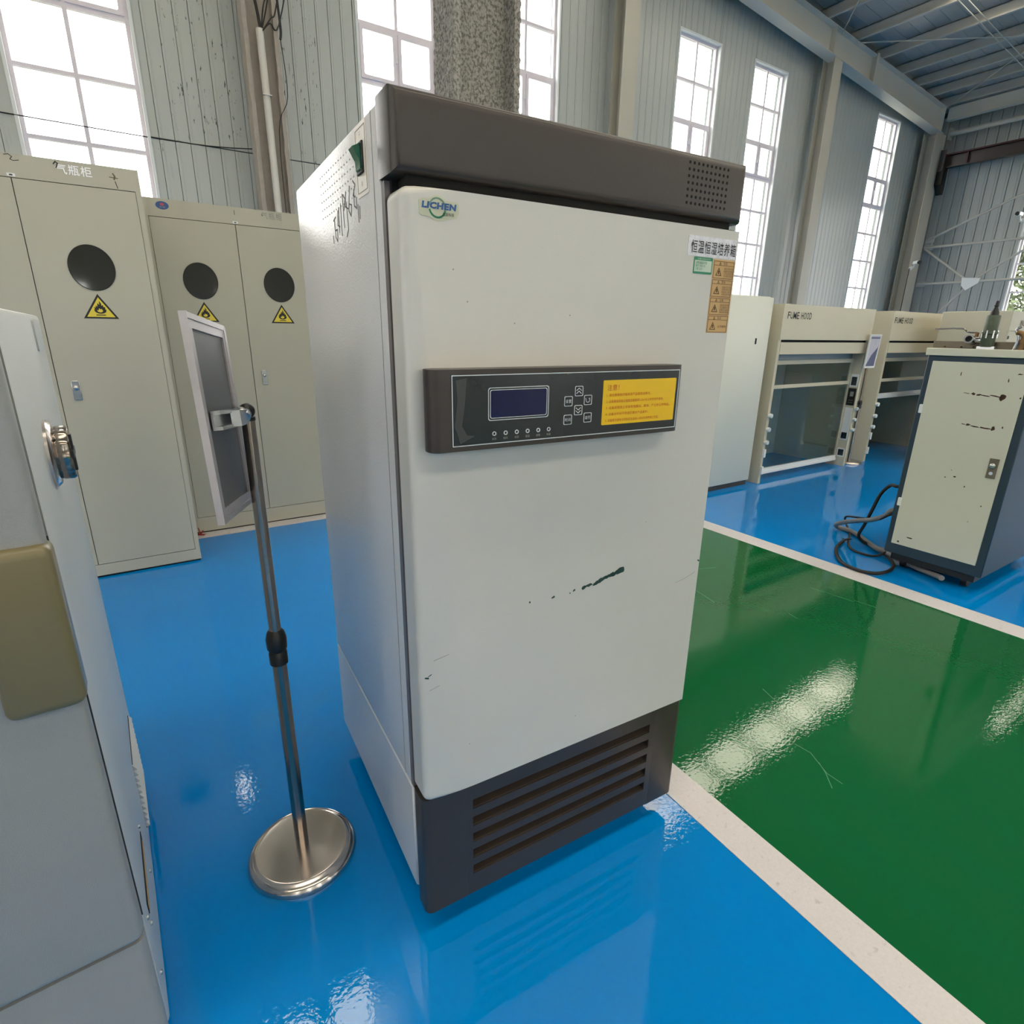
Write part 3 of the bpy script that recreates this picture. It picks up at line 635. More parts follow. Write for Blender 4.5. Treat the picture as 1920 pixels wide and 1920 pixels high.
# name sticker
st = obj('name_sticker', prism(nb(), DF, rrect(.564, .697, 1.3745, 1.4095, .003), 0, .0005), 'foil', inc, 'silver foil name sticker', smooth=False)
T('name_lettering', '恒温恒湿培养箱', DF, .572, .695, 1.379, 1.402, 'ink', st, t=.0011, bold=.004)
# green inspection sticker
st = obj('inspection_sticker', prism(nb(), DF, rrect(.583, .634, 1.3435, 1.3735, .002), 0, .0005), 'green_ink', inc, 'green bordered inspection sticker', smooth=False)
obj('sticker_field', prism(nb(), DF, [(.5855, 1.3475), (.6315, 1.3475), (.6315, 1.3675), (.5855, 1.3675)], .0003, .0008), 'mint', st, smooth=False)
T('sticker_lettering', '仪器设备标识卡', DF, .592, .627, 1.3688, 1.3718, 'mint', st, t=.0009)
T('sticker_lettering', '名称 恒温培养箱\n编号 10003-02\n日期 2023', DF, .588, .618, 1.350, 1.366, 'green_ink', st, t=.0011)
# warning strip
st = obj('warning_sticker', prism(nb(), DF, [(.6365, 1.2355), (.6975, 1.2355), (.6975, 1.3725), (.6365, 1.3725)], 0, .0005), 'tan', inc, 'tan strip of four warnings', smooth=False)
def tri(bm, pl, cx, cy, s, t, wd): 
    q = [(cx - s / 2, cy), (cx, cy + s * .87), (cx + s / 2, cy)]; c = (cx, cy + s * .3)
    ringframe(bm, pl, q, [(c[0] + (p[0] - c[0]) * wd, c[1] + (p[1] - c[1]) * wd) for p in q], 0, t)
for k, (hd_, tx) in enumerate((('危险', '高压危险请勿\n触摸内部电器\n打开机盖前须\n先切断总电源'), ('警告', '设备运行过程\n中请勿将手或\n物品伸入机内\n以免造成伤害'), ('注意', '请按说明书要\n求正确操作并\n定期清洁维护\n保持良好通风'), ('安全', '必须接地'))):
    z1 = 1.3695 - k * .0338; z0 = z1 - .0315
    bm = nb(); ringframe(bm, DF, [(.6385, z0), (.6955, z0), (.6955, z1), (.6385, z1)], [(.6394, z0 + .0009), (.6946, z0 + .0009), (.6946, z1 - .0009), (.6394, z1 - .0009)], .0003, .0008)
    stroke(bm, DF, [(.639, z1 - .0075), (.695, z1 - .0075)], .0008, .0003, .0008); tri(bm, DF, .6535, z0 + .005, .017, .0009, .72); tri(bm, DF, .656, z1 - .0065, .006, .0009, .6)
    stroke(bm, DF, [(.6535, z0 + .009), (.6535, z0 + .0135)], .003, .0003, .0009)
    obj('warning_frame', bm, 'brown_ink', st, smooth=False)
    T('warning_lettering', hd_, DF, .665, .676, z1 - .0065, z1 - .0015, 'brown_ink', st, t=.0009, bold=.004)
    if k < 3: T('warning_lettering', tx, DF, .668, .694, z0 + .003, z0 + .0205, 'brown_ink', st, t=.0009)
    else: T('warning_lettering', tx, DF, .668, .692, z0 + .009, z0 + .014, 'brown_ink', st, t=.0009, bold=.004)
# chips and scuffs on the door
bm = nb(); rnd = random.Random(3)
def blob(u, z, l, w_, a):
    n = 12; pts = []
    for k in range(n):
        t = 2 * math.pi * k / n; q = .75 + .5 * rnd.random(); x, y = l / 2 * math.cos(t) * q, w_ * .75 * math.sin(t) * q
        pts.append((u + x * math.cos(a) - y * math.sin(a), z + x * math.sin(a) + y * math.cos(a)))
    b_ = nb(); prism(b_, DF, pts, 0, .0004); obj('paint_chip', b_, 'chip', inc, smooth=False)
for q in ((.459, .7505, .024, .0095, .35), (.446, .7475, .02, .006, .5), (.437, .746, .016, .006, .3), (.425, .744, .018, .005, .45), (.413, .741, .018, .004, .5), (.404, .738, .022, .006, .45), (.393, .735, .016, .004, .5),
          (.376, .7345, .02, .0045, .15), (.364, .732, .012, .005, .4), (.339, .731, .008, .0025, .5), (.329, .727, .003, .002, 0), (.233, .7295, .004, .003, 0), (.288, .7275, .009, .003, .4), (.697, .727, .004, .005, .8), (.016, .628, .004, .006, 1.2), (.022, .632, .008, .001, .4)): blob(*q)
bm = nb()
for q in ([(.63, .685), (.66, .69), (.69, .70)], [(.03, .66), (.06, .665)], [(.02, .60), (.04, .605)]): stroke(bm, DF, q, .0008)
for q in ((.082, 1.32), (.105, 1.275), (.19, 1.245), (.30, 1.26), (.36, .42), (.10, .45), (.52, .85)): prism(bm, DF, ell(q[0], q[1], .0013, .0013, 6), 0, .0003)
obj('scuff', bm, 'grey_ink', inc, 'faint grey scuffs', 'stuff', smooth=False)

# control panel
CP = FRONT(-.050)
cpo = nb(); box(cpo, .022, .546, -.050, -.008, 1.050, 1.176, .018, 5, 'z'); cp = obj('control_panel', cpo, 'inc_dark', inc, 'brown-grey control panel with blue screen')
fo = [(.056, 1.0575), (.532, 1.0575), (.532, 1.1685), (.056, 1.1685)]
obj('panel_film', prism(nb(), CP, fo, 0, .0008), 'panel', cp, smooth=False)
def inset(p, d): 
    cx = sum(q[0] for q in p) / len(p); cy = sum(q[1] for q in p) / len(p)
    return [(x - math.copysign(d, x - cx), y - math.copysign(d, y - cy)) for x, y in p]
obj('border_line', ringframe(nb(), CP, inset(fo, .0006), inset(fo, .0020), .0008, .0012), 'line', cp, smooth=False)
so = rrect(.119, .2335, 1.0955, 1.1475, .004)
bm = nb(); ringframe(bm, CP, so, inset(so, .0011), .0008, .0013); si = rrect(.1225, .230, 1.099, 1.144, .003); ringframe(bm, CP, si, inset(si, .0009), .0008, .0013); obj('screen_border', bm, 'line', cp, smooth=False)
obj('screen', prism(nb(), CP, rrect(.124, .2285, 1.1005, 1.1425, .002), .0008, .0014), 'lcd', cp, 'dark blue display', smooth=False)
BT = [(.2955, 1.1360, 'up'), (.2740, 1.1195, '设置'), (.3155, 1.1200, 'ret'), (.2955, 1.1035, 'dn'), (.2740, 1.0880, '时间'), (.3165, 1.0895, '运行')]
for u, z, s in BT:
    o_ = rrect(u - .0085, u + .0085, z - .0085, z + .0085, .002)
    bm = nb(); ringframe(bm, CP, o_, inset(o_, .0009), .0008, .0014); obj('button', bm, 'line', cp, smooth=False)
    bm = nb()
    if s == 'up': stroke(bm, CP, [(u - .005, z - .004), (u, z), (u + .005, z - .004)], .001, 0, .0013); stroke(bm, CP, [(u - .005, z + .001), (u, z + .005), (u + .005, z + .001)], .001, 0, .0013)
    elif s == 'dn': stroke(bm, CP, [(u - .005, z + .004), (u, z), (u + .005, z + .004)], .001, 0, .0013); stroke(bm, CP, [(u - .005, z - .001), (u, z - .005), (u + .005, z - .001)], .001, 0, .0013)
    elif s == 'ret': stroke(bm, CP, [(u - .005, z + .003)] + ell(u, z, .004, .004, 8, 180, 360) + [(u + .004, z + .003), (u + .002, z + .002)], .001, 0, .0013)
    else: text_bm(bm, s, CP, u - .006, u + .006, z - .003, z + .003, t1=.0013)
    obj('button_symbol', bm, 'line', cp, smooth='text' if len(s) == 2 and s not in ('up', 'dn') else False)
for i, s in enumerate(('加热', '制冷', '加湿', '超温', '报警', '恒温')):
    u = .130 + i * .021; z = 1.0745
    bm = nb(); ringframe(bm, CP, ell(u, z, .0036, .0036, 14), ell(u, z, .0023, .0023, 14), .0008, .0018); obj('indicator_ring', bm, 'line', cp, smooth=False)
    T('indicator_lettering', s, CP, u - .004, u + .004, 1.064, 1.068, 'grey_ink', cp, t=.0012)
obj('notice_label', prism(nb(), CP, rrect(.348, .5235, 1.0735, 1.1525, .002), .0006, .0016), 'yellow', cp, 'yellow notice label', smooth=False)
T('notice_lettering', '注意！', CP, .357, .384, 1.1345, 1.1450, 'red_ink', cp, t=.0019, bold=.004)
for k, (s, a1) in enumerate((('1. 请在使用前仔细阅读产品使用说明书。', .461), ('2. 设备需使用独立插座且截面积1.5m²以上的导线并接地。', .494), ('3. 设备周围禁止安装有强震动、腐蚀、产生粉尘的物品。', .511), ('4. 设备长时间不用请定期对产品维护。', .458), ('5. 设备首次通电试用前应先测试一次对外壳绝缘之性能。', .486))):
    z = 1.1265 - k * .0113; T('notice_lettering', s, CP, .356, a1, z - .0028, z + .0026, 'red_ink', cp, t=.0019, bold=.003)
obj('film_scuff', prism(nb(), CP, [(.064, 1.16), (.082, 1.163), (.078, 1.12), (.073, 1.09), (.082, 1.075), (.095, 1.073), (.07, 1.062), (.061, 1.09), (.066, 1.13)], .0008, .0010), mat('film_scuff', (56, 58, 58), .35), cp, smooth=False)

# the casters lift the housing: bake the final size and height into the meshes
KI = .9874
inc.location = (.342 * KI, .833 * KI, 0)
for o in list(COL.objects):
    p = o.parent
    if o.type == 'MESH' and p is not None and (p == inc or p.parent == inc):
        o.data.transform(Matrix.Translation((0, 0, .0155)) @ Matrix.Scale(KI, 4))

# ------------------------------------------------------------------ STAND next to it
def steel_stand(name, label, loc, ztop, zc, Rb=.125):
    t = thing(name, label, 'stand', loc)
    obj('base_disc', lathe(nb(), [(0, 0), (Rb, 0), (Rb + .001, .006), (Rb - .002, .014), (Rb - .007, .020), (Rb - .012, .0225), (Rb - .013, .0215), (Rb - .015, .0225), (Rb - .019, .0245), (Rb - .0205, .0248), (Rb - .022, .0249), (Rb - .03, .02495), (.03, .0255), (.02, .0255), (0, .0255)], seg=64), 'disc', t)
    obj('lower_pole', cyl(nb(), (0, 0, .025), (0, 0, zc), .0150, seg=28), 'steel', t)
    obj('clamp_collar', lathe(nb(), [(0, zc - .045), (.019, zc - .045), (.019, zc - .018), (.0165, zc - .014), (.0205, zc - .008), (.0215, zc + .015), (.018, zc + .03), (.0135, zc + .036), (0, zc + .036)], seg=12), 'black', t)
    obj('upper_pole', cyl(nb(), (0, 0, zc), (0, 0, ztop), .0122, seg=28), 'steel', t)
    obj('pole_cap', cyl(nb(), (0, 0, ztop - .001), (0, 0, ztop + .005), .0135, seg=20), 'black', t)
    return t
ss = steel_stand('sign_stand', 'round based steel sign stand seen from behind, left of the large incubator', (.163, 1.173, 0), 1.066, .582)
bm = nb(); bmesh.ops.create_uvsphere(bm, u_segments=20, v_segments=12, radius=.0145, matrix=Matrix.Translation((0, 0, 1.083))); obj('swivel_ball', bm, 'black', ss)
a, b, g = rad(20.8), rad(-3.4), rad(-5.5)
dv = Vector((math.sin(a) * math.cos(g), math.cos(a) * math.cos(g), math.sin(g))); nv = Vector((math.cos(a), -math.sin(a), 0)); uv = nv.cross(dv).normalized()
if uv.z < 0: uv = -uv
uv = uv * math.cos(b) + nv * math.sin(b); nv = dv.cross(uv).normalized()
if nv.x < 0: nv = -nv
BP = PL(Vector((.114, 1.123, 1.077)) - Vector((.163, 1.173, 0)), dv, uv, nv)
w2, h2 = .104, .166
fb = nb(); ringframe(fb, BP, [(-w2, -h2), (w2, -h2), (w2, h2), (-w2, h2)], [(-w2 + .018, -h2 + .020), (w2 - .018, -h2 + .020), (w2 - .018, h2 - .020), (-w2 + .018, h2 - .020)], -.006, .003); fr = obj('sign_frame', fb, 'alu', ss, smooth=False)
for q in ([(-w2 - .003, -h2 - .004), (-w2 + .001, -h2 - .004), (-w2 + .001, h2 + .004), (-w2 - .003, h2 + .004)], [(-w2, h2 - .006), (w2, h2 - .006), (w2, h2 + .003), (-w2, h2 + .003)], [(-w2, -h2 - .003), (w2, -h2 - .003), (w2, -h2 + .006), (-w2, -h2 + .006)], [(w2 - .007, -h2), (w2 + .004, -h2), (w2 + .004, h2), (w2 - .007, h2)]):
    obj('frame_lip', prism(nb(), BP, q, -.007, .0045), 'alu', fr, smooth=False)
obj('sign_board', prism(nb(), BP, [(-w2 + .02, -h2 + .02), (w2 - .02, -h2 + .02), (w2 - .02, h2 - .02), (-w2 + .02, h2 - .02)], -.006, .0), 'board', ss, 'dark grey back of the sign', smooth=False)
bm = nb(); prism(bm, BP, [(-.078, -.016), (.035, -.016), (.035, -.010), (-.078, -.010)], .004, .020); prism(bm, BP, [(-.078, .010), (.035, .010), (.035, .016), (-.078, .016)], .004, .020); prism(bm, BP, [(-.078, -.012), (.035, -.012), (.035, .012), (-.078, .012)], .004, .009)
rl = obj('bracket_rail', bm, 'zinc', ss, smooth=False)
ctr = BP.p(.0, .0, .02); pc = Vector((0, 0, 1.083))
bm = nb(); prism(bm, BP, [(-.012, -.014), (.045, -.012), (.045, .012), (-.012, .014)], .018, .034); cyl(bm, BP.p(.035, 0, .03), pc, .010, .009, 12); obj('clamp_block', bm, 'zinc', ss)
bm = nb(); lathe(bm, [(0, -.002), (.011, 0), (.010, .005), (.005, .009), (0, .010)], seg=16, M=Matrix.Translation(pc + Vector((-.012, -.012, -.001))) @ Vector((-.5, -.86, 0)).to_track_quat('Z', 'Y').to_matrix().to_4x4()); obj('bolt', bm, 'zinc', ss)

# ------------------------------------------------------------------ LEFT FOREGROUND CHAMBER
lm = thing('test_chamber', 'bulky white cabinet with khaki handle and chrome knob at the left edge of the photo', 'machine', (-.13, .905, 0), rad(2.5))
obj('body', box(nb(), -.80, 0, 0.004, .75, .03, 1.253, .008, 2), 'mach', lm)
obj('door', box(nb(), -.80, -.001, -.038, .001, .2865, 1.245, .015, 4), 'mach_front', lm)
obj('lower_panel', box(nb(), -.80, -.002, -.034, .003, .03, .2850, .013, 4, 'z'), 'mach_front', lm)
obj('door_seam', box(nb(), -.79, -.0006, .0012, .0026, .30, .97), 'seam_grey', lm, smooth=False); obj('door_seam', box(nb(), -.79, -.0006, .0012, .0026, .97, 1.235), 'grey_ink', lm, smooth=False)
obj('panel_seam', box(nb(), -.79, -.012, -.020, .0, .284, .288), 'seam_grey', lm, smooth=False)
h_ = nb(); box(h_, -.082, .004, -.052, .0, .742, .972, .014, 4); obj('handle_cover', h_, 'khaki', lm, 'khaki plastic handle cover')
K = Matrix.Translation((0, .275, 1.03)) @ Matrix.Rotation(rad(90), 4, 'Y')
kb = nb(); lathe(kb, [(0, 0), (.055, 0), (.055, .004), (.050, .009), (.046, .010), (.044, .010), (0, .010)], M=K); kn = obj('knob', kb, 'disc', lm, 'chrome round lock knob')
bm = nb(); n = 48; pr = []
for z, rr in ((.010, .041), (.014, .043), (.026, .043), (.030, .040)): pr.append([K @ Vector(((rr + .0016 * math.cos(12 * 2 * math.pi * i / n)) * math.cos(2 * math.pi * i / n), (rr + .0016 * math.cos(12 * 2 * math.pi * i / n)) * math.sin(2 * math.pi * i / n), z)) for i in range(n)])
pr = [[bm.verts.new(v) for v in rg] for rg in pr]
for A_, B_ in zip(pr, pr[1:]):
    for i in range(n): j = (i + 1) % n; bm.faces.new((A_[i], A_[j], B_[j], B_[i]))
bm.faces.new(pr[-1]); obj('grip', bm, 'steel', kn)
obj('knob_slot', box(nb(), .030, .033, .245, .305, 1.024, 1.036), 'black', kn); obj('knob_slot', box(nb(), .030, .033, .269, .281, 1.0, 1.06), 'black', kn)
obj('side_label', prism(nb(), SIDER(0), rrect(.52, .68, 1.185, 1.243, .006), 0, .003), 'mach', lm)
for j in range(11):
    z = .085 + j * .0165
    bm = nb(); P = PL((0, 0, 0), (1, 0, 0), (0, 0, 1), (0, 1, 0)); prism(bm, P, [(0, z), (.007, z - .002), (.0075, z + .0015), (0, z + .013)], .46, .68); obj('louvre', bm, 'mach', lm, smooth=False)
    
obj('louvre_recess', box(nb(), .0, .0012, .465, .675, .075, .265), 'recess', lm)
obj('side_slot', prism(nb(), SIDER(0), rrect(.08, .27, .212, .240, .004), 0, .0012), 'recess', lm, 'dark hand slot')
obj('slot_plate', prism(nb(), SIDER(0), rrect(.09, .26, .213, .226, .002), .001, .0022), 'tan', lm)
for q in ((.265, .255), (.07, .203), (.035, .255), (.28, .12), (.035, .12)): obj('screw', prism(nb(), SIDER(0), ell(q[0], q[1], .0045, .0045, 10), 0, .003), 'silver', lm)
for q in ((-.75, .05), (-.05, .05), (-.05, .70), (-.75, .70)): obj('foot', cyl(nb(), (q[0], q[1], 0), (q[0], q[1], .035), .02), 'rubber', lm)

# ------------------------------------------------------------------ GAS CYLINDER CABINETS
FL = [(-.02, .0), (-.10, .03), (-.17, .12), (-.20, .25), (-.17, .38), (-.20, .50), (-.14, .44), (-.12, .62), (-.08, .52), (-.05, .80), (0, .66), (.01, .98), (.07, .74), (.06, .60), (.12, .66), (.12, .50), (.18, .50), (.17, .36), (.21, .26), (.18, .12), (.11, .03), (.03, 0)]
FI = [(0, .05), (-.09, .12), (-.10, .26), (-.05, .20), (-.03, .38), (.02, .28), (.05, .34), (.09, .20), (.07, .10)]
def gas_cabinet(x0, x1, Y, H, zd0, zd1, seam, label, mir, cx_l, cx_r, hz):
    t = thing('gas_cylinder_cabinet', label, 'cabinet', (x0, Y, 0))
    W_ = x1 - x0; P = FRONT(0); s = seam - x0
    bm = nb(); g0 = .011; box(bm, 0, W_, .02, .45, g0, H, .003, 1); box(bm, 0, .022, 0, .021, g0, H); box(bm, W_ - .022, W_, 0, .021, g0, H); box(bm, .0219, W_ - .0219, 0, .021, zd1 + .003, H); box(bm, .0219, W_ - .0219, 0, .021, g0, zd0 - .003); obj('plinth', box(nb(), .005, W_ - .005, .008, .44, .0, g0), 'black', t, smooth=False)
    obj('cabinet_body', bm, 'cab', t, smooth=False)
    obj('door_gap', box(nb(), .022, W_ - .022, .012, .0199, zd0 - .003, zd1 + .003), 'cab_gap', t, smooth=False)
    for (a, b, c) in ((.0235, s - .0015, cx_l - x0), (s + .0015, W_ - .0235, cx_r - x0)):
        d = obj('door', box(nb(), a, b, -.001, .016, zd0, zd1, .001, 1), 'cab', t, smooth=False); PD = FRONT(-.001)
        obj('round_window', prism(nb(), PD, ell(c, 1.487, .086, .095, 40), 0, .0010), 'port', d, smooth=False)
        bm = nb(); ringframe(bm, PD, ell(c, 1.487, .0885, .0975, 40), ell(c, 1.487, .0855, .0945, 40), 0, .0022); obj('gasket', bm, 'rubber', d, smooth=False)
        tw = .068; bz = 1.268; q = [(c - tw, bz), (c, bz + .108), (c + tw, bz)]; ctr_ = (c, bz + .036)
        def sc(k): return [(ctr_[0] + (p[0] - ctr_[0]) * k, ctr_[1] + (p[1] - ctr_[1]) * k) for p in q]
        obj('warning_triangle', prism(nb(), PD, sc(1), 0, .0006), 'ink', d, smooth=False)
        obj('warning_field', prism(nb(), PD, sc(.80), .0005, .0010), 'tri_y', d, smooth=False)
        bm = nb(); prism(bm, PD, [(c + x * .115, bz + .022 + z * .058) for x, z in FL], .0009, .0014); stroke(bm, PD, [(c - .017, bz + .016), (c + .017, bz + .016)], .004, .0009, .0014); obj('flame_symbol', bm, 'ink', d, smooth=False); obj('flame_core', prism(nb(), PD, [(c + x * .115, bz + .024 + z * .058) for x, z in FI], .0013, .0017), 'tri_y', d, smooth=False)
    hx = s + hz
    hp = obj('lock_plate', box(nb(), hx - .016, hx + .016, -.0045, -.001, .900, .990, .002, 1), 'silver', t, 'chrome push lock')
    bm = nb(); lathe(bm, [(0, 0), (.012, 0), (.011, .006), (.006, .011), (0, .012)], seg=20, M=Matrix.Translation((hx, -.0045, .958)) @ Matrix.Rotation(rad(90), 4, 'X')); obj('lock_button', bm, 'silver', hp)
    bm = nb(); lathe(bm, [(0, 0), (.009, 0), (.009, .003), (0, .003)], seg=20, M=Matrix.Translation((hx, -.0045, .925)) @ Matrix.Rotation(rad(90), 4, 'X')); obj('keyhole', bm, 'silver', hp)
    bm = nb(); prism(bm, P, rrect(s - .012, s + .016, zd1 + .006, zd1 + .018, .002), 0, .001); bd = obj('number_badge', bm, 'white', t, smooth=False); obj('badge_mark', prism(nb(), P, [(s - .004, zd1 + .009), (s + .007, zd1 + .009), (s + .007, zd1 + .014), (s - .004, zd1 + .014)], .001, .0014), 'ink', bd, smooth=False)
    return t, P
A_, P = gas_cabinet(-.777, .142, 3.378, 1.912, .072, 1.820, -.318, 'beige gas cylinder cabinet with bright silver Chinese lettering, on the left nearer the camera', True, -.535, -.1, .066)
ox = .777
T('name_lettering', '气瓶柜', P, -.162 + ox, -.034 + ox, 1.858, 1.898, 'letter', A_, t=.0015, bold=.006)
bm = nb(); stroke(bm, P, [(x + ox, z) for x, z in ((-.325, 1.905), (-.31, 1.908), (-.300, 1.900), (-.308, 1.890), (-.298, 1.886), (-.28, 1.890))], .0025); stroke(bm, P, [(.048 + ox, 1.855), (.054 + ox, 1.828)], .003); stroke(bm, P, [(-.165 + ox, 1.893), (-.157 + ox, 1.903), (-.150 + ox, 1.897), (-.158 + ox, 1.880)], .004, .0015, .002); obj('marker_writing', bm, 'ink', A_, 'black marker scribble', smooth=False)
bm = nb(); stroke(bm, P, [(.046 + ox, 1.862), (.05 + ox, 1.875), (.044 + ox, 1.885)], .006); stroke(bm, P, [(.03 + ox, 1.87), (.06 + ox, 1.868)], .004); obj('tape_residue', bm, 'khaki', A_, 'yellowed tape residue', smooth=False)
B_, P = gas_cabinet(.155, 1.045, 3.859, 1.890, .104, 1.798, .600, 'beige gas cylinder cabinet with a blue oval sticker, behind the sign stand', False, .383, .806, .062)
ox = -.155
s = obj('oval_sticker', prism(nb(), P, ell(.249 + ox, 1.857, .031, .020, 28), 0, .0008), 'badge', B_, 'blue oval sticker', smooth=False)
obj('sticker_star', prism(nb(), P, ell(.249 + ox, 1.862, .010, .007, 10), .0008, .0012), 'orange', s, smooth=False)
T('sticker_lettering', '合格', P, .235 + ox, .263 + ox, 1.845, 1.853, 'faded', s, t=.0012)
T('faded_lettering', '气瓶柜', P, .745 + ox, .86 + ox, 1.845, 1.882, 'faded', B_, t=.001)
bm = nb(); stroke(bm, P, [(.602 + ox, 1.872), (.603 + ox, 1.85)], .0025); stroke(bm, P, [(.748 + ox, 1.868), (.752 + ox, 1.86)], .004); obj('marker_writing', bm, 'ink', B_, smooth=False)
bm = nb()
for k in range(7): 
    aa = k * .9; cyl(bm, (0, 0, .004), (.03 * math.cos(aa), .025 * math.sin(aa), .004 + .02 * (k % 3)), .005, .002, 6)
o = obj('tape_scrap', bm, 'red'); o.location = (.176, 3.815, .003); tag(o, 'crumpled scrap of red tape on the white line at the foot of the cabinets', 'tape')

# ------------------------------------------------------------------ TALL WHITE CABINET
wc = thing('storage_cabinet', 'tall plain white cabinet with one black slot, behind the large incubator', 'cabinet', (3.55, 2.862, 0))
obj('body', box(nb(), 0, .760, .03, .65, .035, 1.528, .004, 1), 'fridge', wc); obj('door', box(nb(), .003, .757, 0, .028, .045, 1.520, .005, 2), 'fridge', wc); obj('plinth', box(nb(), .01, .75, .02, .64, 0, .036), 'black', wc)
obj('slot', prism(nb(), FRONT(0), [(.583, 1.17), (.603, 1.17), (.603, 1.215), (.583, 1.215)], 0, .001), 'recess', wc, 'black slot', smooth=False)

# ------------------------------------------------------------------ FUME HOODS
HY = 2.836
def fume_hood(x0, x1, label, zs, tx0, tx1, full=True):
    t = thing('fume_hood', label, 'fume hood', (x0, HY, 0), group=None); Wd = x1 - x0; D_ = .80; SY = .095
    P = FRONT(0)
    for a in (0, Wd - .035): obj('side_panel', box(nb(), a, a + .035, .0, D_, 0, 1.48), 'hood', t, smooth=False)
    obj('back_panel', box(nb(), .035, Wd - .035, D_ - .03, D_, .0, 1.45), 'hood_in', t, smooth=False)
    obj('roof_panel', box(nb(), .035, Wd - .035, .03, D_ - .03, 1.45, 1.48), 'hood', t, smooth=False)
    fa = obj('fascia', box(nb(), -.0015, Wd + .0015, -.012, .03, 1.205, 1.48, .002, 1), 'hood', t, smooth=False)
    obj('lower_fascia', box(nb(), .035, Wd - .035, -.003, .03, 1.090, 1.186), 'hood', t, smooth=False)
    obj('shadow_gap', box(nb(), .035, Wd - .035, .012, .03, 1.185, 1.206), 'recess', t, smooth=False)
    lb = nb(); lx = tx0 - x0; lw = (tx1 - tx0) / 9.4
    for ch in 'FUME HOOD':
        cw = lw * (1.25 if ch == 'M' else .55 if ch == ' ' else 1)
        if ch != ' ': text_bm(lb, ch, FRONT(-.012), lx, lx + cw * .84, 1.368, 1.422, t1=.001, bold=.012)
        lx += cw
    obj('hood_lettering', lb, 'grey_ink' if not full else 'peg', t, smooth='text')
    sx0, sx1 = .04, Wd - .04
    obj('header_panel', box(nb(), sx0 - .005, sx1 + .005, SY + .012, SY + .02, 1.03, 1.44), 'header_sheen', t, smooth=False)  # blue-grey colour paints the reflection on the strip above the sash
    sh = nb(); box(sh, sx0, sx1, SY - .012, SY + .012, 1.002, 1.036); box(sh, sx0, sx1, SY - .012, SY + .012, .800, .830)
    box(sh, sx0, sx0 + .03, SY - .012, SY + .012, .83, 1.003); box(sh, sx1 - .035, sx1, SY - .012, SY + .012, .83, 1.003); box(sh, sx1 - .02, sx1, SY - .010, SY + .012, zs + .05, .8); box(sh, sx0, sx0 + .02, SY - .010, SY + .012, zs + .05, .8)
    so_ = obj('sash', sh, 'hood', t, smooth=False)
    bm = nb(); box(bm, sx0, sx1, SY - .016, SY + .014, zs, zs + .022); box(bm, sx0, sx1, SY - .010, SY + .012, zs + .022, zs + .05); obj('sash_rail', bm, 'white', t, smooth=False)
    obj('sash_glass', box(nb(), sx0, sx1, SY - .002, SY + .002, .83, 1.003), 'sashglass', t, smooth=False); obj('sash_glass', box(nb(), sx0, sx1, SY - .002, SY + .002, zs + .05, .8), 'sashglass', t, smooth=False)
    for k, z in enumerate((.93, .74, .58, .42, .27)): obj('shelf_peg', box(nb(), .035, .16, .30, .32, z, z + .012), 'peg', t, smooth=False)
    for z in (.592, .476, .366): obj('knob', lathe(nb(), [(0, 0), (.016, 0), (.020, .012), (.018, .03), (0, .034)], seg=16, M=Matrix.Translation((.016, -.003, z)) @ Matrix.Rotation(rad(90), 4, 'X')), 'white', t)
    for z in (.27, .12): obj('outlet', box(nb(), .004, .030, -.022, 0, z - .035, z + .035, .003, 1), 'white', t)
    for z in (.57, .465, .365): obj('knob', lathe(nb(), [(0, 0), (.014, 0), (.018, .012), (.016, .026), (0, .03)], seg=16, M=Matrix.Translation((Wd - .016, -.003, z)) @ Matrix.Rotation(rad(90), 4, 'X')), 'white', t)
    PR = SIDEL(Wd - .035)
    def plate(nm, z0, z1, m, th=.004): return obj(nm, prism(nb(), PR, rrect(-.080, -.008, z0, z1, .002), 0, th), m, t, smooth=False)
    s1 = plate('socket_plate', .775, .895, 'white'); obj('socket', prism(nb(), PR, rrect(-.068, -.020, .79, .87, .002), .004, .006), 'panel', s1, smooth=False)
    s2 = plate('controller', .60, .762, 'black', .006); obj('screen', prism(nb(), PR, rrect(-.058, -.026, .685, .73, .002), .006, .0075), 'grey_ink', s2, smooth=False)
    for i in range(3):
        for j in range(2): obj('button', prism(nb(), PR, ell(-.058 + i * .015, .625 + j * .022, .004, .004, 8), .006, .0075), 'grey_ink', s2, smooth=False)
    plate('blank_plate', .345, .575, 'white')
    for z in (.26, .09): s3 = plate('socket_plate', z, z + .085, 'white'); obj('socket', prism(nb(), PR, rrect(-.070, -.018, z + .012, z + .073, .002), .004, .006), 'panel', s3, smooth=False)
    return t
fume_hood(4.405, 5.84, 'beige fume hood with its glass sash fully lowered, next to the tall white cabinet', .048, 4.46, 4.83)
fume_hood(6.20, 7.635, 'beige fume hood with a half raised sash, partly behind the teal framed machine', .63, 6.23, 6.63)
fume_hood(8.26, 9.70, 'farthest beige fume hood, only its top showing behind the valve', .63, 8.50, 8.90, False)

# beige box in front of the hoods at the right edge
bx = thing('drying_oven', 'beige cabinet with black capital letters at the right edge of the photo, behind the valve', 'oven', (6.68, 2.06, 0))
obj('body', box(nb(), 0, .9, .012, .55, .02, 1.48, .004, 1), 'hood', bx); obj('top_panel', box(nb(), .002, .898, 0, .013, 1.308, 1.478), 'hood', bx); obj('door', box(nb(), .002, .898, 0, .013, .3, 1.300), 'hood', bx); obj('plinth', box(nb(), .01, .89, .02, .54, 0, .03), 'black', bx)
T('oven_lettering', 'INCUBATOR', FRONT(0), .235, .62, 1.352, 1.403, 'ink', bx, t=.001, bold=.02); obj('catch', box(nb(), .014, .032, -.006, 0, 1.235, 1.262), 'peg', bx)

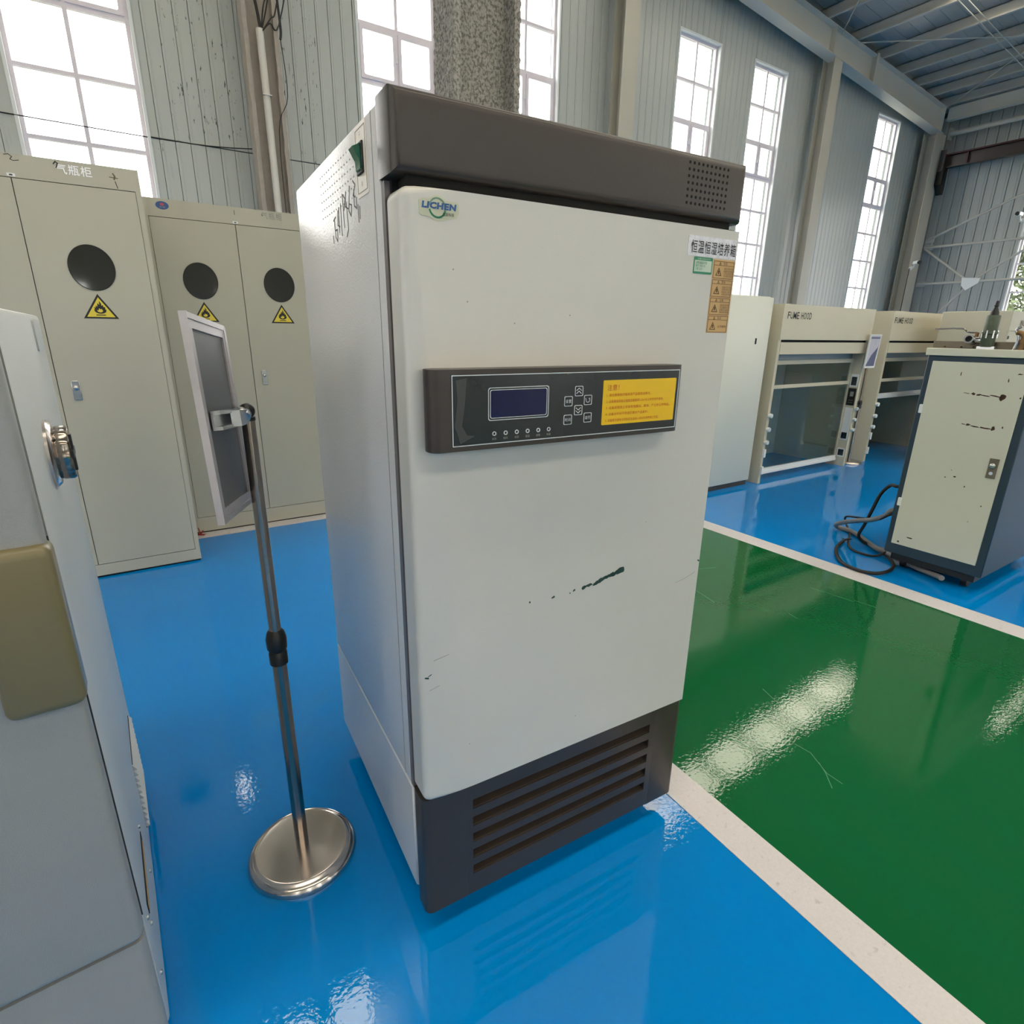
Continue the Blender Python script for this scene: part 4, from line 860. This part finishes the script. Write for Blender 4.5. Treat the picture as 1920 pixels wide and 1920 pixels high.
# poster stand between the hoods
s2 = steel_stand('poster_stand', 'small framed poster on a round based steel stand between the first two fume hoods', (6.02, 2.895, 0), .97, .60, .12)
PB = PL((5.845 - 6.02, 2.785 - 2.895, 0), (1, 0, 0), (0, 0, 1), (0, -1, 0))
o_ = [(-.108, .958), (.078, .958), (.108, 1.262), (-.092, 1.262)]; i_ = [(-.094, .972), (.066, .972), (.094, 1.248), (-.080, 1.248)]
obj('poster_frame', ringframe(nb(), PB, o_, i_, -.008, .004), 'white', s2, smooth=False); obj('poster', prism(nb(), PB, i_, -.006, .0), 'poster', s2, smooth=False)
obj('poster_art', prism(nb(), PB, [(-.090, .975), (.064, .975), (.082, 1.15), (-.02, 1.07)], 0, .001), 'poster_dark', s2, smooth=False)
obj('poster_band', prism(nb(), PB, [(-.078, 1.222), (.088, 1.222), (.090, 1.236), (-.079, 1.236)], 0, .001), 'poster_dark', s2, smooth=False)
obj('arm', cyl(nb(), (0, 0, .975), (-.14, -.10, 1.08), .010, seg=10), 'zinc', s2)

# ------------------------------------------------------------------ TEAL MACHINE
tm = thing('chiller_unit', 'machine with a teal frame and chipped pale door at the right edge', 'machine', (3.378, .889, 0))
PS = SIDEL(0)   # a = -y
obj('frame', box(nb(), 0, .80, 0, .452, .09, 1.150, .004, 1), 'teal', tm)
obj('top_slab', box(nb(), -.010, .81, -.010, .462, 1.150, 1.186, .003, 1), 'mint_door', tm)
dd = obj('door', box(nb(), -.006, 0, .034, .424, .148, 1.124, .002, 1), 'mint_door', tm)
PD = SIDEL(-.006)
hpl = obj('lock_plate', box(nb(), -.010, -.006, .052, .090, .592, .688, .001, 1), 'channel', tm, 'worn steel push lock')
bm = nb(); lathe(bm, [(0, 0), (.013, 0), (.012, .008), (.006, .013), (0, .014)], seg=18, M=Matrix.Translation((-.010, .071, .655)) @ Matrix.Rotation(rad(-90), 4, 'Y')); obj('lock_button', bm, 'silver', hpl)
bm = nb(); lathe(bm, [(0, 0), (.009, 0), (.008, .004), (0, .004)], seg=14, M=Matrix.Translation((-.010, .071, .617)) @ Matrix.Rotation(rad(-90), 4, 'Y')); obj('keyhole', bm, 'silver', hpl)
for z in (.385, .885): obj('hinge', box(nb(), -.012, 0, .418, .436, z - .022, z + .022, .002, 1), 'white', tm)
bm = nb(); rnd = random.Random(11)
def blob2(a, z, l, w_, an):
    n = 11; pts = []
    for k in range(n):
        t = 2 * math.pi * k / n; q = .7 + .6 * rnd.random(); x, y = l / 2 * math.cos(t) * q, w_ / 2 * math.sin(t) * q
        pts.append((a + x * math.cos(an) - y * math.sin(an), z + x * math.sin(an) + y * math.cos(an)))
    b_ = nb(); prism(b_, PD, pts, 0, .0006); obj('rust_patch', b_, 'rust', tm, smooth=False)
Y0 = .889
for yy, z, l, w_ in ((.996, .972, .024, .03), (1.02, .975, .05, .006), (1.06, .974, .045, .005), (1.09, .976, .02, .008), (1.11, .979, .016, .012), (1.14, .980, .03, .003), (1.000, .828, .014, .022), (1.03, .824, .05, .007), (1.07, .826, .04, .006), (1.10, .832, .018, .010), (1.12, .832, .02, .004),
                     (.955, 1.08, .02, .006), (.965, .835, .006, .01), (.99, 1.05, .004, .018), (.93, .975, .006, .008), (1.10, .57, .01, .008), (1.14, .56, .006, .006), (1.05, .53, .005, .01), (.965, .45, .006, .006), (1.0, .36, .004, .004), (1.12, .6, .004, .004), (1.18, 1.07, .004, .02), (1.23, .2, .03, .008), (1.28, .165, .01, .01)):
    blob2(-(yy - Y0), z, l, w_, rnd.uniform(-.15, .15))
for j in range(6): obj('side_louvre', prism(nb(), FRONT(0), rrect(.28, .60, .62 + j * .035, .632 + j * .035, .003), 0, .008), 'teal', tm)
for cx, cy in ((.09, .08), (.09, .37), (.71, .08), (.71, .37)):
    cs = obj('caster', cyl(nb(), (cx, cy - .014, .036), (cx, cy + .014, .036), .036), 'rubber', tm); obj('fork', box(nb(), cx - .03, cx + .03, cy - .022, cy + .022, .05, .092), 'black', cs)
obj('undertray', box(nb(), .02, .78, .03, .42, .052, .0895), 'black', tm)
# items on top of the machine
cb = thing('steel_bar', 'dull grey steel channel lying on top of the teal machine', 'bar', (3.44, .93, 1.186)); obj('channel', box(nb(), 0, .05, .0, .425, 0, .034, .002, 1), 'channel', cb); 
for yy in (.37, .30, .25): obj('bolt', cyl(nb(), (-.004, yy, .004), (-.004, yy, .01), .004, seg=6), 'rust', cb)
vv = thing('solenoid_valve', 'dark green valve with a black tip standing on the teal machine', 'valve', (3.452 - .05, 1.118, 1.186))
obj('bracket', box(nb(), -.01, .03, -.035, .035, 0, .012), 'silver', vv)
obj('body', lathe(nb(), [(0, .010), (.024, .010), (.028, .02), (.028, .065), (.034, .07), (.034, .078), (.027, .08), (.027, .148), (.024, .152), (0, .152)], seg=20), 'valve', vv)
obj('cap', lathe(nb(), [(0, .152), (.018, .152), (.016, .165), (.010, .18), (.007, .19), (.010, .193), (.007, .2), (.005, .215), (0, .216)], seg=14), 'black', vv)
for k in range(8): aa = k * .785; obj('screw', cyl(nb(), (.031 * math.cos(aa), .031 * math.sin(aa), .05), (.031 * math.cos(aa), .031 * math.sin(aa), .084), .004, seg=6), 'silver', vv)
bvv = thing('ball_valve', 'open ended steel ball valve with thin lever beside the dark green valve', 'valve', (3.402, 1.186, 1.226))
bm = nb(); ringr = [(.020, .022), (.020, -.01), (.017, -.03)]; P2 = Matrix.Rotation(rad(-78), 4, 'Y')
lathe(bm, [(.014, .028), (.021, .028), (.021, .0), (.016, -.02), (.016, -.04), (.010, -.04), (.010, .02), (.014, .028)], seg=20, M=P2); obj('pipe_end', bm, 'silver', bvv)
obj('bore', lathe(nb(), [(0, .020), (.0145, .020), (.0145, .027), (0, .022)], seg=18, M=P2), 'recess', bvv)
obj('neck', cyl(nb(), (.01, -.005, .0), (.01, -.055, 0), .011, seg=12), 'silver', bvv); obj('stem', cyl(nb(), (0, -.02, .015), (0, -.02, .035), .008, seg=10), 'brass', bvv)
obj('lever', tube(nb(), [(0, -.02, .034), (0, .02, .036), (0, .045, .052), (0, .16, .050)], .0035, 6, 3), 'steel', bvv)
br = thing('brass_fittings', 'brass pipe fittings with loose tubes at the right end of the teal machine top', 'fitting', (3.40, .985, 1.186))
obj('elbow', tube(nb(), [(0, 0, 0), (0, 0, .05), (0, .01, .07), (0, .03, .075)], .011, 10, 4), 'brass', br); obj('tube', tube(nb(), [(.01, .03, 0), (.005, .02, .05), (0, .035, .085), (0, .02, .1)], .006, 8, 4), 'silver', br); obj('plate', box(nb(), -.01, .05, -.12, -.02, 0, .045, .004, 1), 'channel', br); obj('nut', cyl(nb(), (0, 0, .03), (0, 0, .045), .016, seg=6), 'brass', br)
obj('tube', tube(nb(), [(0, -.03, 0), (0, -.01, .05), (0, -.02, .07)], .006, 8, 4), 'brass', br)

# hoses on the floor
Zf = .013
bm = nb(); tube(bm, [(3.55, 1.34, .45), (3.47, 1.38, .44), (3.53, 1.44, .425), (3.55, 1.49, .36), (3.555, 1.52, .25), (3.57, 1.55, .15), (3.59, 1.58, .07), (3.62, 1.57, .03), (3.63, 1.53, Zf), (3.57, 1.43, Zf), (3.50, 1.352, Zf), (3.40, 1.285, Zf), (3.30, 1.262, Zf), (3.21, 1.275, Zf), (3.165, 1.32, Zf), (3.16, 1.38, Zf), (3.195, 1.463, Zf), (3.30, 1.55, Zf), (3.42, 1.612, Zf), (3.55, 1.645, Zf)], .0095, 10, 6)
hz = thing('power_cable', 'thick black cable looping from the teal machine onto the blue floor', 'cable'); obj('sheath', bm, 'rubber', hz)
for k, (dx, dy) in enumerate(((.06, .03), (.065, .0), (.06, -.02))): obj('core', tube(nb(), [(3.55, 1.645, Zf), (3.58, 1.65 + dy * .3, Zf + .004), (3.55 + dx, 1.645 + dy, .012 + .006 * k)], .004, 6, 3), 'wire', hz)
bm = nb(); tube(bm, [(3.56, 1.34, .30), (3.468, 1.38, .30), (3.49, 1.42, .254), (3.534, 1.50, .20), (3.592, 1.60, .155), (3.683, 1.72, .095), (3.75, 1.80, .045), (3.785, 1.80, .018), (3.789, 1.729, .016), (3.737, 1.643, .016), (3.663, 1.554, .016), (3.56, 1.457, .03), (3.545, 1.40, .03), (3.50, 1.33, .03), (3.45, 1.20, .025), (3.40, 1.08, .03), (3.36, 1.04, .04)], .014, 10, 6)
tag(obj('drain_hose', bm, 'hose'), 'grey rubber hose lying on the blue floor and under the teal machine', 'hose')
bm = nb(); tube(bm, [(3.55, 1.34, .28), (3.454, 1.38, .277), (3.518, 1.46, .215), (3.653, 1.60, .16), (3.869, 1.80, .08), (3.89, 1.81, .035), (3.806, 1.74, .008), (3.70, 1.68, .008), (3.56, 1.617, .008), (3.47, 1.545, .008), (3.45, 1.468, .008), (3.489, 1.415, .008), (3.547, 1.361, .045), (3.60, 1.25, .02)], .0065, 8, 6)
tag(obj('signal_cable', bm, 'rubber'), 'thinner black cable tangled with the grey hose on the blue floor', 'cable')
